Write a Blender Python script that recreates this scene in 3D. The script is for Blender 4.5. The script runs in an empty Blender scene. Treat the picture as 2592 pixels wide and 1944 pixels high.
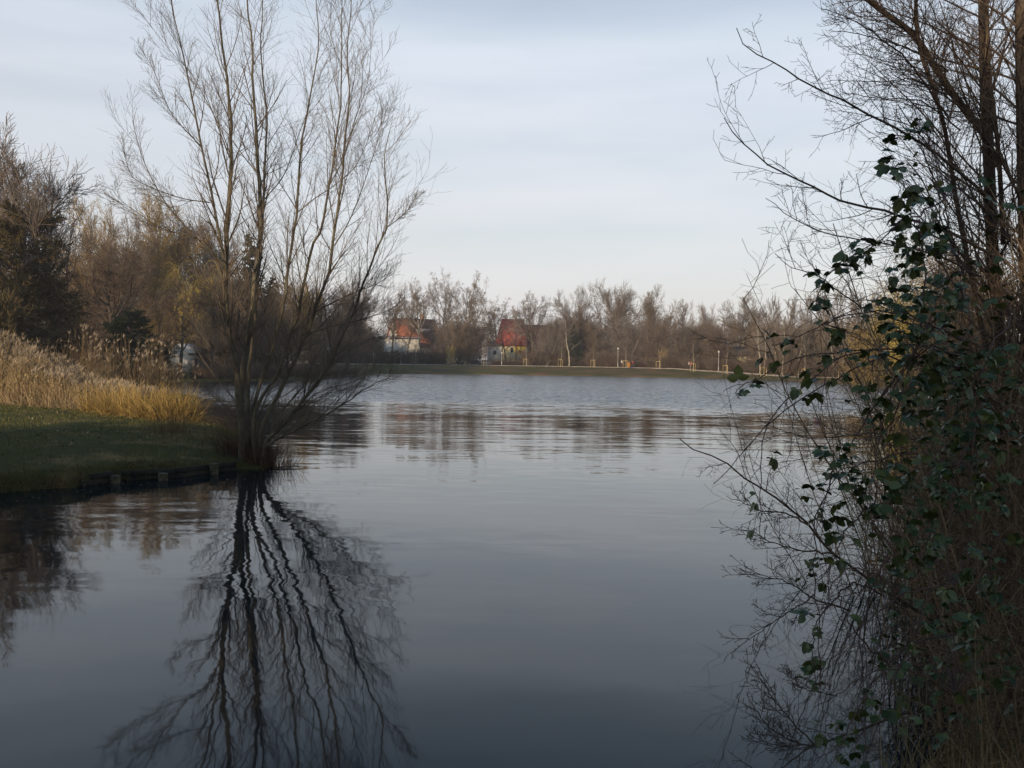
import bpy, math, random
import numpy as np
from mathutils import Vector, Matrix, Euler

# ---------------------------------------------------------------- camera
F = 2245.0
CAMZ = 2.8
PITCH = math.atan(58.0 / F)
ROLL = math.radians(0.9)
sc = bpy.context.scene
col = sc.collection
cam_d = bpy.data.cameras.new('camera')
cam = bpy.data.objects.new('camera', cam_d)
col.objects.link(cam)
RM = Matrix.Rotation(math.radians(90) - PITCH, 4, 'X') @ Matrix.Rotation(ROLL, 4, 'Z')
cam.matrix_world = Matrix.Translation((0, 0, CAMZ)) @ RM
cam_d.sensor_width = 36.0
cam_d.lens = 36.0 * F / 2592.0
cam_d.clip_start = 0.1
cam_d.clip_end = 6000
sc.camera = cam

# ---------------------------------------------------------------- light
SUN_EL = math.radians(12.5)
SUN_AZ = math.radians(205)          # clockwise from +Y : behind the camera, to the left
SKY_STRENGTH = 0.13
SUN_STRENGTH = 5.0
world = bpy.data.worlds.new('World')
sc.world = world
world.use_nodes = True
wt = world.node_tree
wt.nodes.clear()
def wn(t, **k):
    n = wt.nodes.new(t)
    for a, b in k.items():
        setattr(n, a, b)
    return n
sky = wn('ShaderNodeTexSky', sky_type='NISHITA', sun_disc=False, sun_elevation=SUN_EL, sun_rotation=SUN_AZ,
         altitude=100.0, air_density=1.0, dust_density=1.6, ozone_density=1.0)
tc = wn('ShaderNodeTexCoord')
# thin high cloud: a pale veil, streaked, denser low down
sepw = wn('ShaderNodeSeparateXYZ')
mapw = wn('ShaderNodeMapping')
mapw.inputs['Rotation'].default_value = (0, math.radians(-7), 0)
mapw.inputs['Scale'].default_value = (1.3, 1.0, 10.0)
noiw = wn('ShaderNodeTexNoise')
noiw.inputs['Scale'].default_value = 1.6
noiw.inputs['Detail'].default_value = 7
noiw.inputs['Roughness'].default_value = 0.5
rampw = wn('ShaderNodeValToRGB')
rampw.color_ramp.elements[0].position = 0.30
rampw.color_ramp.elements[0].color = (0.56, 0.56, 0.56, 1)
rampw.color_ramp.elements[1].position = 0.72
rampw.color_ramp.elements[1].color = (0.86, 0.86, 0.86, 1)
el = wn('ShaderNodeMapRange', interpolation_type='SMOOTHSTEP')
el.inputs['From Min'].default_value = 0.0
el.inputs['From Max'].default_value = 0.42
veil = wn('ShaderNodeMixRGB')
veil.inputs['Color1'].default_value = (7.2, 6.9, 7.0, 1)     # pinkish grey low down
veil.inputs['Color2'].default_value = (6.3, 6.85, 7.6, 1)   # bluish white high up
mixw = wn('ShaderNodeMixRGB')
bgw = wn('ShaderNodeBackground')
bgw.inputs['Strength'].default_value = SKY_STRENGTH
outw = wn('ShaderNodeOutputWorld')
L = wt.links.new
L(tc.outputs['Generated'], mapw.inputs['Vector'])
L(tc.outputs['Generated'], sepw.inputs[0])
L(mapw.outputs[0], noiw.inputs['Vector'])
L(noiw.outputs['Fac'], rampw.inputs[0])
L(sepw.outputs['Z'], el.inputs['Value'])
L(el.outputs[0], veil.inputs['Fac'])
L(rampw.outputs[0], mixw.inputs['Fac'])
L(sky.outputs[0], mixw.inputs['Color1'])
L(veil.outputs[0], mixw.inputs['Color2'])
hi_ = wn('ShaderNodeMapRange', interpolation_type='SMOOTHSTEP')     # the sky deepens overhead
hi_.inputs['From Min'].default_value = 0.30; hi_.inputs['From Max'].default_value = 0.60
dk_ = wn('ShaderNodeMixRGB', blend_type='MULTIPLY')
dk_.inputs['Color2'].default_value = (0.20, 0.35, 0.55, 1)
L(sepw.outputs['Z'], hi_.inputs['Value']); L(mixw.outputs[0], dk_.inputs['Color1']); L(hi_.outputs[0], dk_.inputs['Fac'])
L(dk_.outputs[0], bgw.inputs['Color'])
L(bgw.outputs[0], outw.inputs['Surface'])

sun_dir = Vector((math.sin(SUN_AZ) * math.cos(SUN_EL), math.cos(SUN_AZ) * math.cos(SUN_EL), math.sin(SUN_EL)))
sd = bpy.data.lights.new('sun', 'SUN')
sd.energy = SUN_STRENGTH
sd.angle = math.radians(0.7)
sd.color = (1.0, 0.79, 0.55)
so = bpy.data.objects.new('sun', sd)
col.objects.link(so)
so.rotation_euler = sun_dir.to_track_quat('Z', 'Y').to_euler()
sc.view_settings.view_transform = 'Standard'
sc.view_settings.look = 'None'
sc.view_settings.exposure = 0.0
sc.view_settings.gamma = 1.0
sc.cycles.max_bounces = 6
sc.cycles.transparent_max_bounces = 4

# ---------------------------------------------------------------- helpers: pixels of the photograph -> world
RM3 = np.array(RM.to_3x3())
def ray(px, py):
    v = np.array([(px - 1296.0) / F, -(py - 972.0) / F, -1.0])
    return RM3 @ v
def P(px, py, D):
    r = ray(px, py)
    return np.array([0, 0, CAMZ]) + r * (D / r[1])
def W(px, py, z=0.0):
    r = ray(px, py)
    t = (z - CAMZ) / r[2]
    return np.array([0, 0, CAMZ]) + r * t
def XD(px, D):
    r = ray(px, 915.0)
    return r[0] * D / r[1]

# ---------------------------------------------------------------- helpers: materials
def mat(name, c1, c2=None, rough=0.85, scale=4.0, spec=0.3, bump=0.0, bscale=30.0, coord='Object', detail=5, lo=0.35, hi=0.65, c3=None, trans=0.0):
    m = bpy.data.materials.new(name)
    m.use_nodes = True
    nt = m.node_tree
    b = nt.nodes['Principled BSDF']
    b.inputs['Roughness'].default_value = rough
    b.inputs['Specular IOR Level'].default_value = spec
    if c2 is None:
        b.inputs['Base Color'].default_value = (*c1, 1)
    else:
        t = nt.nodes.new('ShaderNodeTexCoord')
        n = nt.nodes.new('ShaderNodeTexNoise')
        n.inputs['Scale'].default_value = scale
        n.inputs['Detail'].default_value = detail
        r = nt.nodes.new('ShaderNodeValToRGB')
        r.color_ramp.elements[0].position = lo
        r.color_ramp.elements[0].color = (*c1, 1)
        r.color_ramp.elements[1].position = hi
        r.color_ramp.elements[1].color = (*c2, 1)
        if c3 is not None:
            e = r.color_ramp.elements.new((lo + hi) / 2)
            e.color = (*c3, 1)
        nt.links.new(t.outputs[coord], n.inputs['Vector'])
        nt.links.new(n.outputs['Fac'], r.inputs[0])
        nt.links.new(r.outputs[0], b.inputs['Base Color'])
    if bump > 0:
        t2 = nt.nodes.new('ShaderNodeTexCoord')
        n2 = nt.nodes.new('ShaderNodeTexNoise')
        n2.inputs['Scale'].default_value = bscale
        n2.inputs['Detail'].default_value = 4
        bp = nt.nodes.new('ShaderNodeBump')
        bp.inputs['Strength'].default_value = 1.0
        bp.inputs['Distance'].default_value = bump
        nt.links.new(t2.outputs[coord], n2.inputs['Vector'])
        nt.links.new(n2.outputs['Fac'], bp.inputs['Height'])
        nt.links.new(bp.outputs[0], b.inputs['Normal'])
    return m

def leafmat(name, c1, c2, rough=0.5, spec=0.4, island=True):
    """colour varies from leaf to leaf / stem to stem"""
    m = bpy.data.materials.new(name)
    m.use_nodes = True
    nt = m.node_tree
    b = nt.nodes['Principled BSDF']
    b.inputs['Roughness'].default_value = rough
    b.inputs['Specular IOR Level'].default_value = spec
    g = nt.nodes.new('ShaderNodeNewGeometry')
    r = nt.nodes.new('ShaderNodeValToRGB')
    r.color_ramp.elements[0].color = (*c1, 1)
    r.color_ramp.elements[1].color = (*c2, 1)
    nt.links.new(g.outputs['Random Per Island'], r.inputs[0])
    nt.links.new(r.outputs[0], b.inputs['Base Color'])
    return m

M = {}
M['bark_olive'] = mat('bark_olive', (0.062, 0.051, 0.033), (0.135, 0.115, 0.074), scale=3, bump=0.01, bscale=25)
M['bark_dark'] = mat('bark_dark', (0.04, 0.03, 0.022), (0.085, 0.065, 0.048), scale=2, bump=0.01, bscale=20)
M['bark_grey'] = mat('bark_grey', (0.10, 0.085, 0.068), (0.19, 0.165, 0.13), scale=1.5)
M['bark_pale'] = mat('bark_pale', (0.20, 0.18, 0.14), (0.36, 0.32, 0.25), scale=1.5)
M['twig_willow'] = leafmat('twig_willow', (0.086, 0.064, 0.045), (0.135, 0.107, 0.078), rough=0.7)
M['twig_brown'] = leafmat('twig_brown', (0.112, 0.086, 0.062), (0.195, 0.152, 0.112), rough=0.9, spec=0.1)
M['twig_grey'] = leafmat('twig_grey', (0.133, 0.111, 0.094), (0.232, 0.193, 0.166), rough=0.9, spec=0.1)
M['twig_red'] = leafmat('twig_red', (0.100, 0.073, 0.055), (0.175, 0.128, 0.096), rough=0.9, spec=0.1)
M['twig_orange'] = leafmat('twig_orange', (0.20, 0.14, 0.055), (0.36, 0.26, 0.11), rough=0.9, spec=0.1)
M['twig_yellow'] = leafmat('twig_yellow', (0.312, 0.234, 0.058), (0.520, 0.403, 0.117), rough=0.9, spec=0.1)
M['twig_dark'] = leafmat('twig_dark', (0.072, 0.049, 0.034), (0.156, 0.111, 0.075), rough=0.9, spec=0.1)
M['needle'] = leafmat('needle', (0.016, 0.024, 0.012), (0.04, 0.05, 0.024), rough=0.8, spec=0.1)
M['needle_brown'] = leafmat('needle_brown', (0.058, 0.049, 0.023), (0.130, 0.098, 0.049), rough=0.9, spec=0.1)
M['needle_blue'] = leafmat('needle_blue', (0.03, 0.045, 0.035), (0.06, 0.08, 0.06), rough=0.8, spec=0.1)
M['bramble_leaf'] = leafmat('bramble_leaf', (0.022, 0.045, 0.013), (0.105, 0.126, 0.039), rough=0.4, spec=0.3)
M['bramble_cane'] = leafmat('bramble_cane', (0.045, 0.02, 0.016), (0.09, 0.05, 0.035), rough=0.6)
M['reed'] = leafmat('reed', (0.15, 0.105, 0.055), (0.40, 0.30, 0.165), rough=0.8, spec=0.2)
M['reed_shaded'] = leafmat('reed_shaded', (0.07, 0.05, 0.028), (0.20, 0.145, 0.085), rough=0.9, spec=0.1)  # darker copy of the reed colour, with the rear stand's shade painted in
M['reed_plume'] = leafmat('reed_plume', (0.26, 0.2, 0.14), (0.42, 0.35, 0.26), rough=0.95, spec=0.05)
M['reed_gold'] = leafmat('reed_gold', (0.15, 0.095, 0.03), (0.46, 0.32, 0.105), rough=0.8, spec=0.2)
M['dry_grass'] = leafmat('dry_grass', (0.14, 0.095, 0.045), (0.34, 0.25, 0.13), rough=0.85, spec=0.2)
M['bank_straw'] = leafmat('bank_straw', (0.06, 0.045, 0.022), (0.22, 0.17, 0.09), rough=0.9, spec=0.1)
M['edge_grass'] = leafmat('edge_grass', (0.05, 0.036, 0.014), (0.19, 0.135, 0.06), rough=0.9, spec=0.1)
M['russet'] = leafmat('russet', (0.042, 0.023, 0.012), (0.119, 0.069, 0.036), rough=0.85, spec=0.2)
M['blade'] = leafmat('blade', (0.040, 0.057, 0.011), (0.125, 0.110, 0.033), rough=0.7, spec=0.3)
M['wood_post'] = mat('wood_post', (0.035, 0.03, 0.018), (0.11, 0.09, 0.05), scale=9, bump=0.004, bscale=40)
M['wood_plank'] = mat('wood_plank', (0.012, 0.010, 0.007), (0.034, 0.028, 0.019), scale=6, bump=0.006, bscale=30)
M['stake'] = mat('stake', (0.36, 0.26, 0.11), (0.52, 0.40, 0.19), scale=2)
M['stake_grey'] = mat('stake_grey', (0.22, 0.19, 0.14), (0.36, 0.31, 0.24), scale=2)
M['white_wall'] = mat('white_wall', (0.62, 0.60, 0.54), (0.78, 0.76, 0.70), scale=0.5)
M['cream_wall'] = mat('cream_wall', (0.70, 0.60, 0.34), (0.82, 0.73, 0.46), scale=0.5)
M['yellow_wall'] = mat('yellow_wall', (0.60, 0.42, 0.07), (0.74, 0.55, 0.12), scale=0.5)
M['grey_wall'] = mat('grey_wall', (0.34, 0.33, 0.33), (0.46, 0.45, 0.44), scale=0.5)
M['brick_wall'] = mat('brick_wall', (0.26, 0.12, 0.06), (0.36, 0.17, 0.09), scale=2)
M['roof_orange'] = mat('roof_orange', (0.20, 0.065, 0.034), (0.30, 0.105, 0.055), scale=1.2, bump=0.03, bscale=6)
M['roof_red'] = mat('roof_red', (0.19, 0.036, 0.032), (0.28, 0.062, 0.052), scale=1.2, bump=0.03, bscale=6)
M['roof_dark'] = mat('roof_dark', (0.06, 0.045, 0.038), (0.11, 0.08, 0.065), scale=1.2)
M['glass'] = mat('glass', (0.03, 0.035, 0.045), rough=0.1, spec=0.8)
M['trim'] = mat('trim', (0.05, 0.035, 0.028), (0.09, 0.06, 0.05))
M['frame_white'] = mat('frame_white', (0.7, 0.7, 0.68), (0.78, 0.78, 0.76))
M['metal_grey'] = mat('metal_grey', (0.30, 0.29, 0.28), (0.42, 0.41, 0.39), rough=0.5)
M['lamp_glass'] = mat('lamp_glass', (0.42, 0.40, 0.37), (0.5, 0.48, 0.45), rough=0.3, spec=0.5)
M['paint_white'] = mat('paint_white', (0.66, 0.66, 0.65), (0.74, 0.74, 0.73), rough=0.35, spec=0.5)
M['paint_silver'] = mat('paint_silver', (0.34, 0.34, 0.36), (0.42, 0.42, 0.44), rough=0.35, spec=0.5)
M['paint_dark'] = mat('paint_dark', (0.035, 0.02, 0.028), (0.05, 0.03, 0.04), rough=0.3, spec=0.6)
M['tyre'] = mat('tyre', (0.015, 0.015, 0.015), (0.03, 0.03, 0.03))
M['skin'] = mat('skin', (0.42, 0.26, 0.19), (0.48, 0.3, 0.22))
M['hair'] = mat('hair', (0.04, 0.025, 0.015), (0.07, 0.045, 0.03))
M['cloth_white'] = mat('cloth_white', (0.66, 0.66, 0.64), (0.76, 0.76, 0.74))
M['cloth_dark'] = mat('cloth_dark', (0.03, 0.03, 0.04), (0.06, 0.06, 0.075))
M['cloth_red'] = mat('cloth_red', (0.30, 0.03, 0.035), (0.42, 0.05, 0.05))
M['cloth_pink'] = mat('cloth_pink', (0.45, 0.30, 0.29), (0.56, 0.40, 0.38))
M['orange_paint'] = mat('orange_paint', (0.42, 0.17, 0.03), (0.5, 0.22, 0.05))
M['leaf_litter'] = leafmat('leaf_litter', (0.10, 0.06, 0.03), (0.42, 0.33, 0.22), rough=0.9)

# ---------------------------------------------------------------- helpers: objects
def tag(o, label=None, cat=None, group=None, kind=None):
    if label: o['label'] = label
    if cat: o['category'] = cat
    if group: o['group'] = group
    if kind: o['kind'] = kind
    return o
def empty(name, loc=(0, 0, 0), rz=0.0, label=None, cat=None, group=None):
    o = bpy.data.objects.new(name, None)
    o.empty_display_size = 0.3
    col.objects.link(o)
    o.location = loc
    o.rotation_euler = (0, 0, rz)
    return tag(o, label, cat, group)
def link(name, me, parent=None):
    o = bpy.data.objects.new(name, me)
    col.objects.link(o)
    if parent is not None:
        o.parent = parent
    return o
def raw_mesh(name, V, faces, m, smooth=False):
    """faces: list of (k, n) integer arrays"""
    me = bpy.data.meshes.new(name)
    V = np.asarray(V, dtype=np.float32)
    me.vertices.add(len(V))
    me.vertices.foreach_set('co', V.ravel())
    idx = []; starts = []; tot = 0; cnt = []
    for fa in faces:
        fa = np.asarray(fa, dtype=np.int32)
        k, n = fa.shape
        idx.append(fa.ravel())
        starts.append(tot + np.arange(k, dtype=np.int32) * n)
        cnt.append(np.full(k, n, dtype=np.int32))
        tot += k * n
    idx = np.concatenate(idx); starts = np.concatenate(starts); cnt = np.concatenate(cnt)
    me.loops.add(tot)
    me.loops.foreach_set('vertex_index', idx)
    me.polygons.add(len(starts))
    me.polygons.foreach_set('loop_start', starts)
    me.polygons.foreach_set('loop_total', cnt)
    if smooth:
        me.polygons.foreach_set('use_smooth', np.ones(len(starts), dtype=bool))
    me.update(calc_edges=True)
    if m is not None:
        me.materials.append(m)
    return me

class Geo:
    """collects batches of tubes, ribbons, boxes and polygons into one mesh"""
    def __init__(s):
        s.V = []; s.F4 = []; s.F3 = []; s.n = 0
    def _add(s, V, q=None, t=None):
        V = np.asarray(V, dtype=np.float64).reshape(-1, 3)
        if q is not None and len(q): s.F4.append(np.asarray(q).reshape(-1, 4) + s.n)
        if t is not None and len(t): s.F3.append(np.asarray(t).reshape(-1, 3) + s.n)
        s.V.append(V); s.n += len(V)
    def tubes(s, pts, rad, sides=3, rng=None, cap=False):
        pts = np.asarray(pts, float)
        if pts.ndim == 2: pts = pts[None]
        m, n, _ = pts.shape
        if m == 0: return
        rad = np.broadcast_to(np.asarray(rad, float), (m, n)) if np.ndim(rad) != 1 or np.size(rad) == n else np.repeat(np.asarray(rad)[:, None], n, 1)
        T = np.gradient(pts, axis=1)
        T /= np.linalg.norm(T, axis=2, keepdims=True) + 1e-9
        ref = np.where(np.abs(T[:, :1, 2:3]) > 0.8, np.array([1., 0.13, 0]), np.array([0.1, 0.05, 1.]))
        ref = np.broadcast_to(ref, T.shape)
        A = np.cross(T, ref); A /= np.linalg.norm(A, axis=2, keepdims=True) + 1e-9
        B = np.cross(T, A)
        ang = np.arange(sides) / sides * 2 * np.pi
        V = pts[:, :, None] + rad[:, :, None, None] * (A[:, :, None] * np.cos(ang)[:, None] + B[:, :, None] * np.sin(ang)[:, None])
        base = (np.arange(m) * n * sides)[:, None, None]
        i = (np.arange(n - 1) * sides)[None, :, None]
        k = np.arange(sides)[None, None, :]
        k2 = (k + 1) % sides
        q = np.stack([base + i + k, base + i + k2, base + i + sides + k2, base + i + sides + k], -1)
        s._add(V, q.reshape(-1, 4))
        if cap:
            for mm in range(m):
                for e in (0, n - 1):
                    c = pts[mm, e]
                    ring = V[mm, e]
                    vv = np.vstack([ring, c])
                    kk = np.arange(sides)
                    t = np.stack([kk, (kk + 1) % sides, np.full(sides, sides)], 1)
                    if e == 0: t = t[:, ::-1]
                    s._add(vv, None, t)
    def ribbons(s, pts, wid, side=None, rng=None):
        pts = np.asarray(pts, float)
        m, n, _ = pts.shape
        if m == 0: return
        wid = np.broadcast_to(np.asarray(wid, float), (m, n))
        if side is None:
            a = rng.uniform(0, np.pi, m)
            side = np.stack([np.cos(a), np.sin(a), np.zeros(m)], 1)
        off = side[:, None, :] * wid[:, :, None] * 0.5
        V = np.stack([pts - off, pts + off], 2)
        base = (np.arange(m) * n * 2)[:, None]
        i = (np.arange(n - 1) * 2)[None]
        q = np.stack([base + i, base + i + 1, base + i + 3, base + i + 2], -1)
        s._add(V, q.reshape(-1, 4))
    def box(s, c, size, rz=0.0, bev=0.0):
        c = np.asarray(c, float); h = np.asarray(size, float) / 2
        X = np.array([[x, y, z] for x in (-1, 1) for y in (-1, 1) for z in (-1, 1)]) * h
        ca, sa = math.cos(rz), math.sin(rz)
        X = X @ np.array([[ca, sa, 0], [-sa, ca, 0], [0, 0, 1]])
        q = [[0, 1, 3, 2], [4, 6, 7, 5], [0, 4, 5, 1], [2, 3, 7, 6], [0, 2, 6, 4], [1, 5, 7, 3]]
        s._add(X + c, q)
    def prism(s, poly, a, b, axis=1):
        """extrude a 2-d convex polygon (list of (u,w)) from a to b along the axis (0 or 1); w is z"""
        n = len(poly)
        def mk(v, t): return [t, v[0], v[1]] if axis == 0 else [v[0], t, v[1]]
        V = [mk(v, a) for v in poly] + [mk(v, b) for v in poly]
        q = [[i, (i + 1) % n, n + (i + 1) % n, n + i] for i in range(n)]
        t = [[0, i + 1, i] for i in range(1, n - 1)] + [[n, n + i, n + i + 1] for i in range(1, n - 1)]
        s._add(V, q, t)
    def quad(s, a, b, c, d):
        s._add([a, b, c, d], [[0, 1, 2, 3]])
    def mesh(s, name, m, smooth=False):
        fs = []
        if s.F4: fs.append(np.concatenate(s.F4))
        if s.F3: fs.append(np.concatenate(s.F3))
        return raw_mesh(name, np.concatenate(s.V), fs, m, smooth)
    def build(s, name, m, parent=None, smooth=False):
        return link(name, s.mesh(name, m, smooth), parent)

# ---------------------------------------------------------------- helpers: branching growth (all branches of a level at once)
def norm(a): return a / (np.linalg.norm(a, axis=-1, keepdims=True) + 1e-9)
def grow(rng, p0, d0, Ln, n, wig=0.1, up=0.05, gravity=(0, 0, 1)):
    m = len(p0)
    pts = np.zeros((m, n + 1, 3)); pts[:, 0] = p0
    d = norm(d0.copy()); st = (Ln / n)[:, None]
    g = np.array(gravity, float)
    for i in range(n):
        d = norm(d + rng.normal(0, wig, (m, 3)) + up * g)
        pts[:, i + 1] = pts[:, i] + d * st
    return pts
def spawn(rng, pts, rad, plen, k, t0, t1, ang, ratio, rr, fall=0.5, even=False, aj=0.15, rmin=0.004, lmin=0.0):
    """k children on every parent -> start, direction, length, radius"""
    m, n, _ = pts.shape
    t = (t0 + (t1 - t0) * (np.arange(k)[None] + rng.uniform(0, 1, (m, k))) / k)
    x = t * (n - 1); i = np.minimum(x.astype(int), n - 2); f = (x - i)[..., None]
    r_ = np.arange(m)[:, None]
    a = pts[r_, i]; b = pts[r_, i + 1]
    pos = a + (b - a) * f
    T = norm(b - a)
    rnd = norm(rng.normal(0, 1, (m, k, 3)))
    perp = norm(np.cross(T, rnd))
    an = rng.normal(ang, aj, (m, k, 1))
    D = np.cos(an) * T + np.sin(an) * perp
    ln = plen[:, None] * ratio * (1 - fall * t) * rng.uniform(0.7, 1.25, (m, k))
    ra = rad[r_, i] + (rad[r_, i + 1] - rad[r_, i]) * f[..., 0]
    rc = np.maximum(ra * rr, rmin)
    return pos.reshape(-1, 3), D.reshape(-1, 3), np.maximum(ln.ravel(), lmin), rc.ravel()
def taper(rc, n, end=0.3, rmin=0.003):
    t = np.linspace(0, 1, n + 1)[None]
    return np.maximum(rc[:, None] * (1 - (1 - end) * t), rmin)
def spline(pts, n):
    """Catmull-Rom through pts resampled to n points by arc length"""
    pts = np.asarray(pts, float)
    if len(pts) == 2: pts = np.array([pts[0], (pts[0] + pts[1]) / 2, pts[1]])
    q = np.vstack([2 * pts[0] - pts[1], pts, 2 * pts[-1] - pts[-2]])
    out = []
    for i in range(1, len(q) - 2):
        for u in np.linspace(0, 1, 12, endpoint=False):
            out.append(0.5 * ((2 * q[i]) + (-q[i-1] + q[i+1]) * u + (2*q[i-1] - 5*q[i] + 4*q[i+1] - q[i+2]) * u*u + (-q[i-1] + 3*q[i] - 3*q[i+1] + q[i+2]) * u**3))
    out.append(q[-2]); out = np.array(out)
    d = np.r_[0, np.cumsum(np.linalg.norm(np.diff(out, axis=0), axis=1))]
    s = np.linspace(0, d[-1], n)
    return np.stack([np.interp(s, d, out[:, k]) for k in range(out.shape[1])], 1)

# ================================================================ SETTING
# the pond's outline, anticlockwise from the near left, in metres
SH = [W(760, 962)[:2], W(840, 957)[:2], W(905, 951)[:2], W(990, 946)[:2], W(1296, 949)[:2], W(1740, 956.5)[:2], W(1960, 961)[:2], W(2222, 977)[:2], W(2330, 1000)[:2]]
POND = [(-90, 92), tuple(W(330, 969.5)[:2]), tuple(W(560, 967)[:2])] + [tuple(p) for p in SH] + [(44, 50), (30, 26), (14, 15.5), (6.4, 9.0), (2.9, 6.0), (1.7, 4.6), (0.8, 3.6), (-4, 3.2), (-14, 5), (-40, 9), (-95, 12)]
def poly_sd(X, Y, poly):
    """signed distance, positive outside"""
    poly = np.asarray(poly, float)
    d = np.full(X.shape, 1e9); inside = np.zeros(X.shape, bool)
    for i in range(len(poly)):
        a = poly[i]; b = poly[(i + 1) % len(poly)]
        e = b - a
        wx = X - a[0]; wy = Y - a[1]
        t = np.clip((wx * e[0] + wy * e[1]) / (e @ e), 0, 1)
        d = np.minimum(d, np.hypot(wx - e[0] * t, wy - e[1] * t))
        c = ((a[1] > Y) != (b[1] > Y)) & (X < (b[0] - a[0]) * (Y - a[1]) / (b[1] - a[1] + 1e-12) + a[0])
        inside ^= c
    return np.where(inside, -d, d)
def ground_h(X, Y):
    X = np.asarray(X, float); Y = np.asarray(Y, float)
    d = poly_sd(X, Y, POND)
    near = np.clip((45 - Y) / 20, 0, 1)
    Wd = 26 * (1 - near) + 3.2 * near
    Wd = np.where((X < -20) & (Y > 60), 14, Wd)
    H = 1.6 * (1 - near) + 1.2 * near
    u = np.clip(d / Wd, 0, 1)
    h = 0.16 + (H - 0.16) * u
    return np.where(d < 0, np.maximum(-1.4, 0.16 + d * 1.2), h)
def gz(x, y): return float(ground_h(np.array([x]), np.array([y]))[0])

def grid_axis(parts):
    out = []
    for a, b, s in parts:
        out += list(np.arange(a, b, s))
    out.append(parts[-1][1])
    return np.array(out)
gx = grid_axis([(-3000, -300, 150), (-300, -120, 12), (-120, -20, 3), (-20, 0, 1.5), (0, 14, 0.5), (14, 60, 1.5), (60, 160, 4), (160, 300, 14), (300, 3000, 150)])
gy = grid_axis([(-3000, -100, 200), (-100, 0, 8), (0, 20, 0.5), (20, 60, 2), (60, 260, 2), (260, 400, 10), (400, 4200, 150)])
GX, GY = np.meshgrid(gx, gy)
GZ = ground_h(GX, GY)
rg = np.random.default_rng(4)
GZ += np.where(GZ > 0.2, rg.normal(0, 0.025, GZ.shape), 0) * (np.hypot(GX, GY) < 300)
nx, ny = len(gx), len(gy)
ii = (np.arange(ny - 1)[:, None] * nx + np.arange(nx - 1)[None]).ravel()
me = raw_mesh('ground', np.stack([GX, GY, GZ], -1).reshape(-1, 3), [np.stack([ii, ii + 1, ii + nx + 1, ii + nx], 1)], None, True)
mg = mat('ground_grass', (0.080, 0.072, 0.024), (0.16, 0.095, 0.045), scale=0.14, rough=0.95, bump=0.05, bscale=3, lo=0.42, hi=0.62, detail=8, c3=(0.105, 0.085, 0.032), spec=0.1)
me.materials.append(mg)
g = link('ground', me); tag(g, kind='structure')

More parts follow.
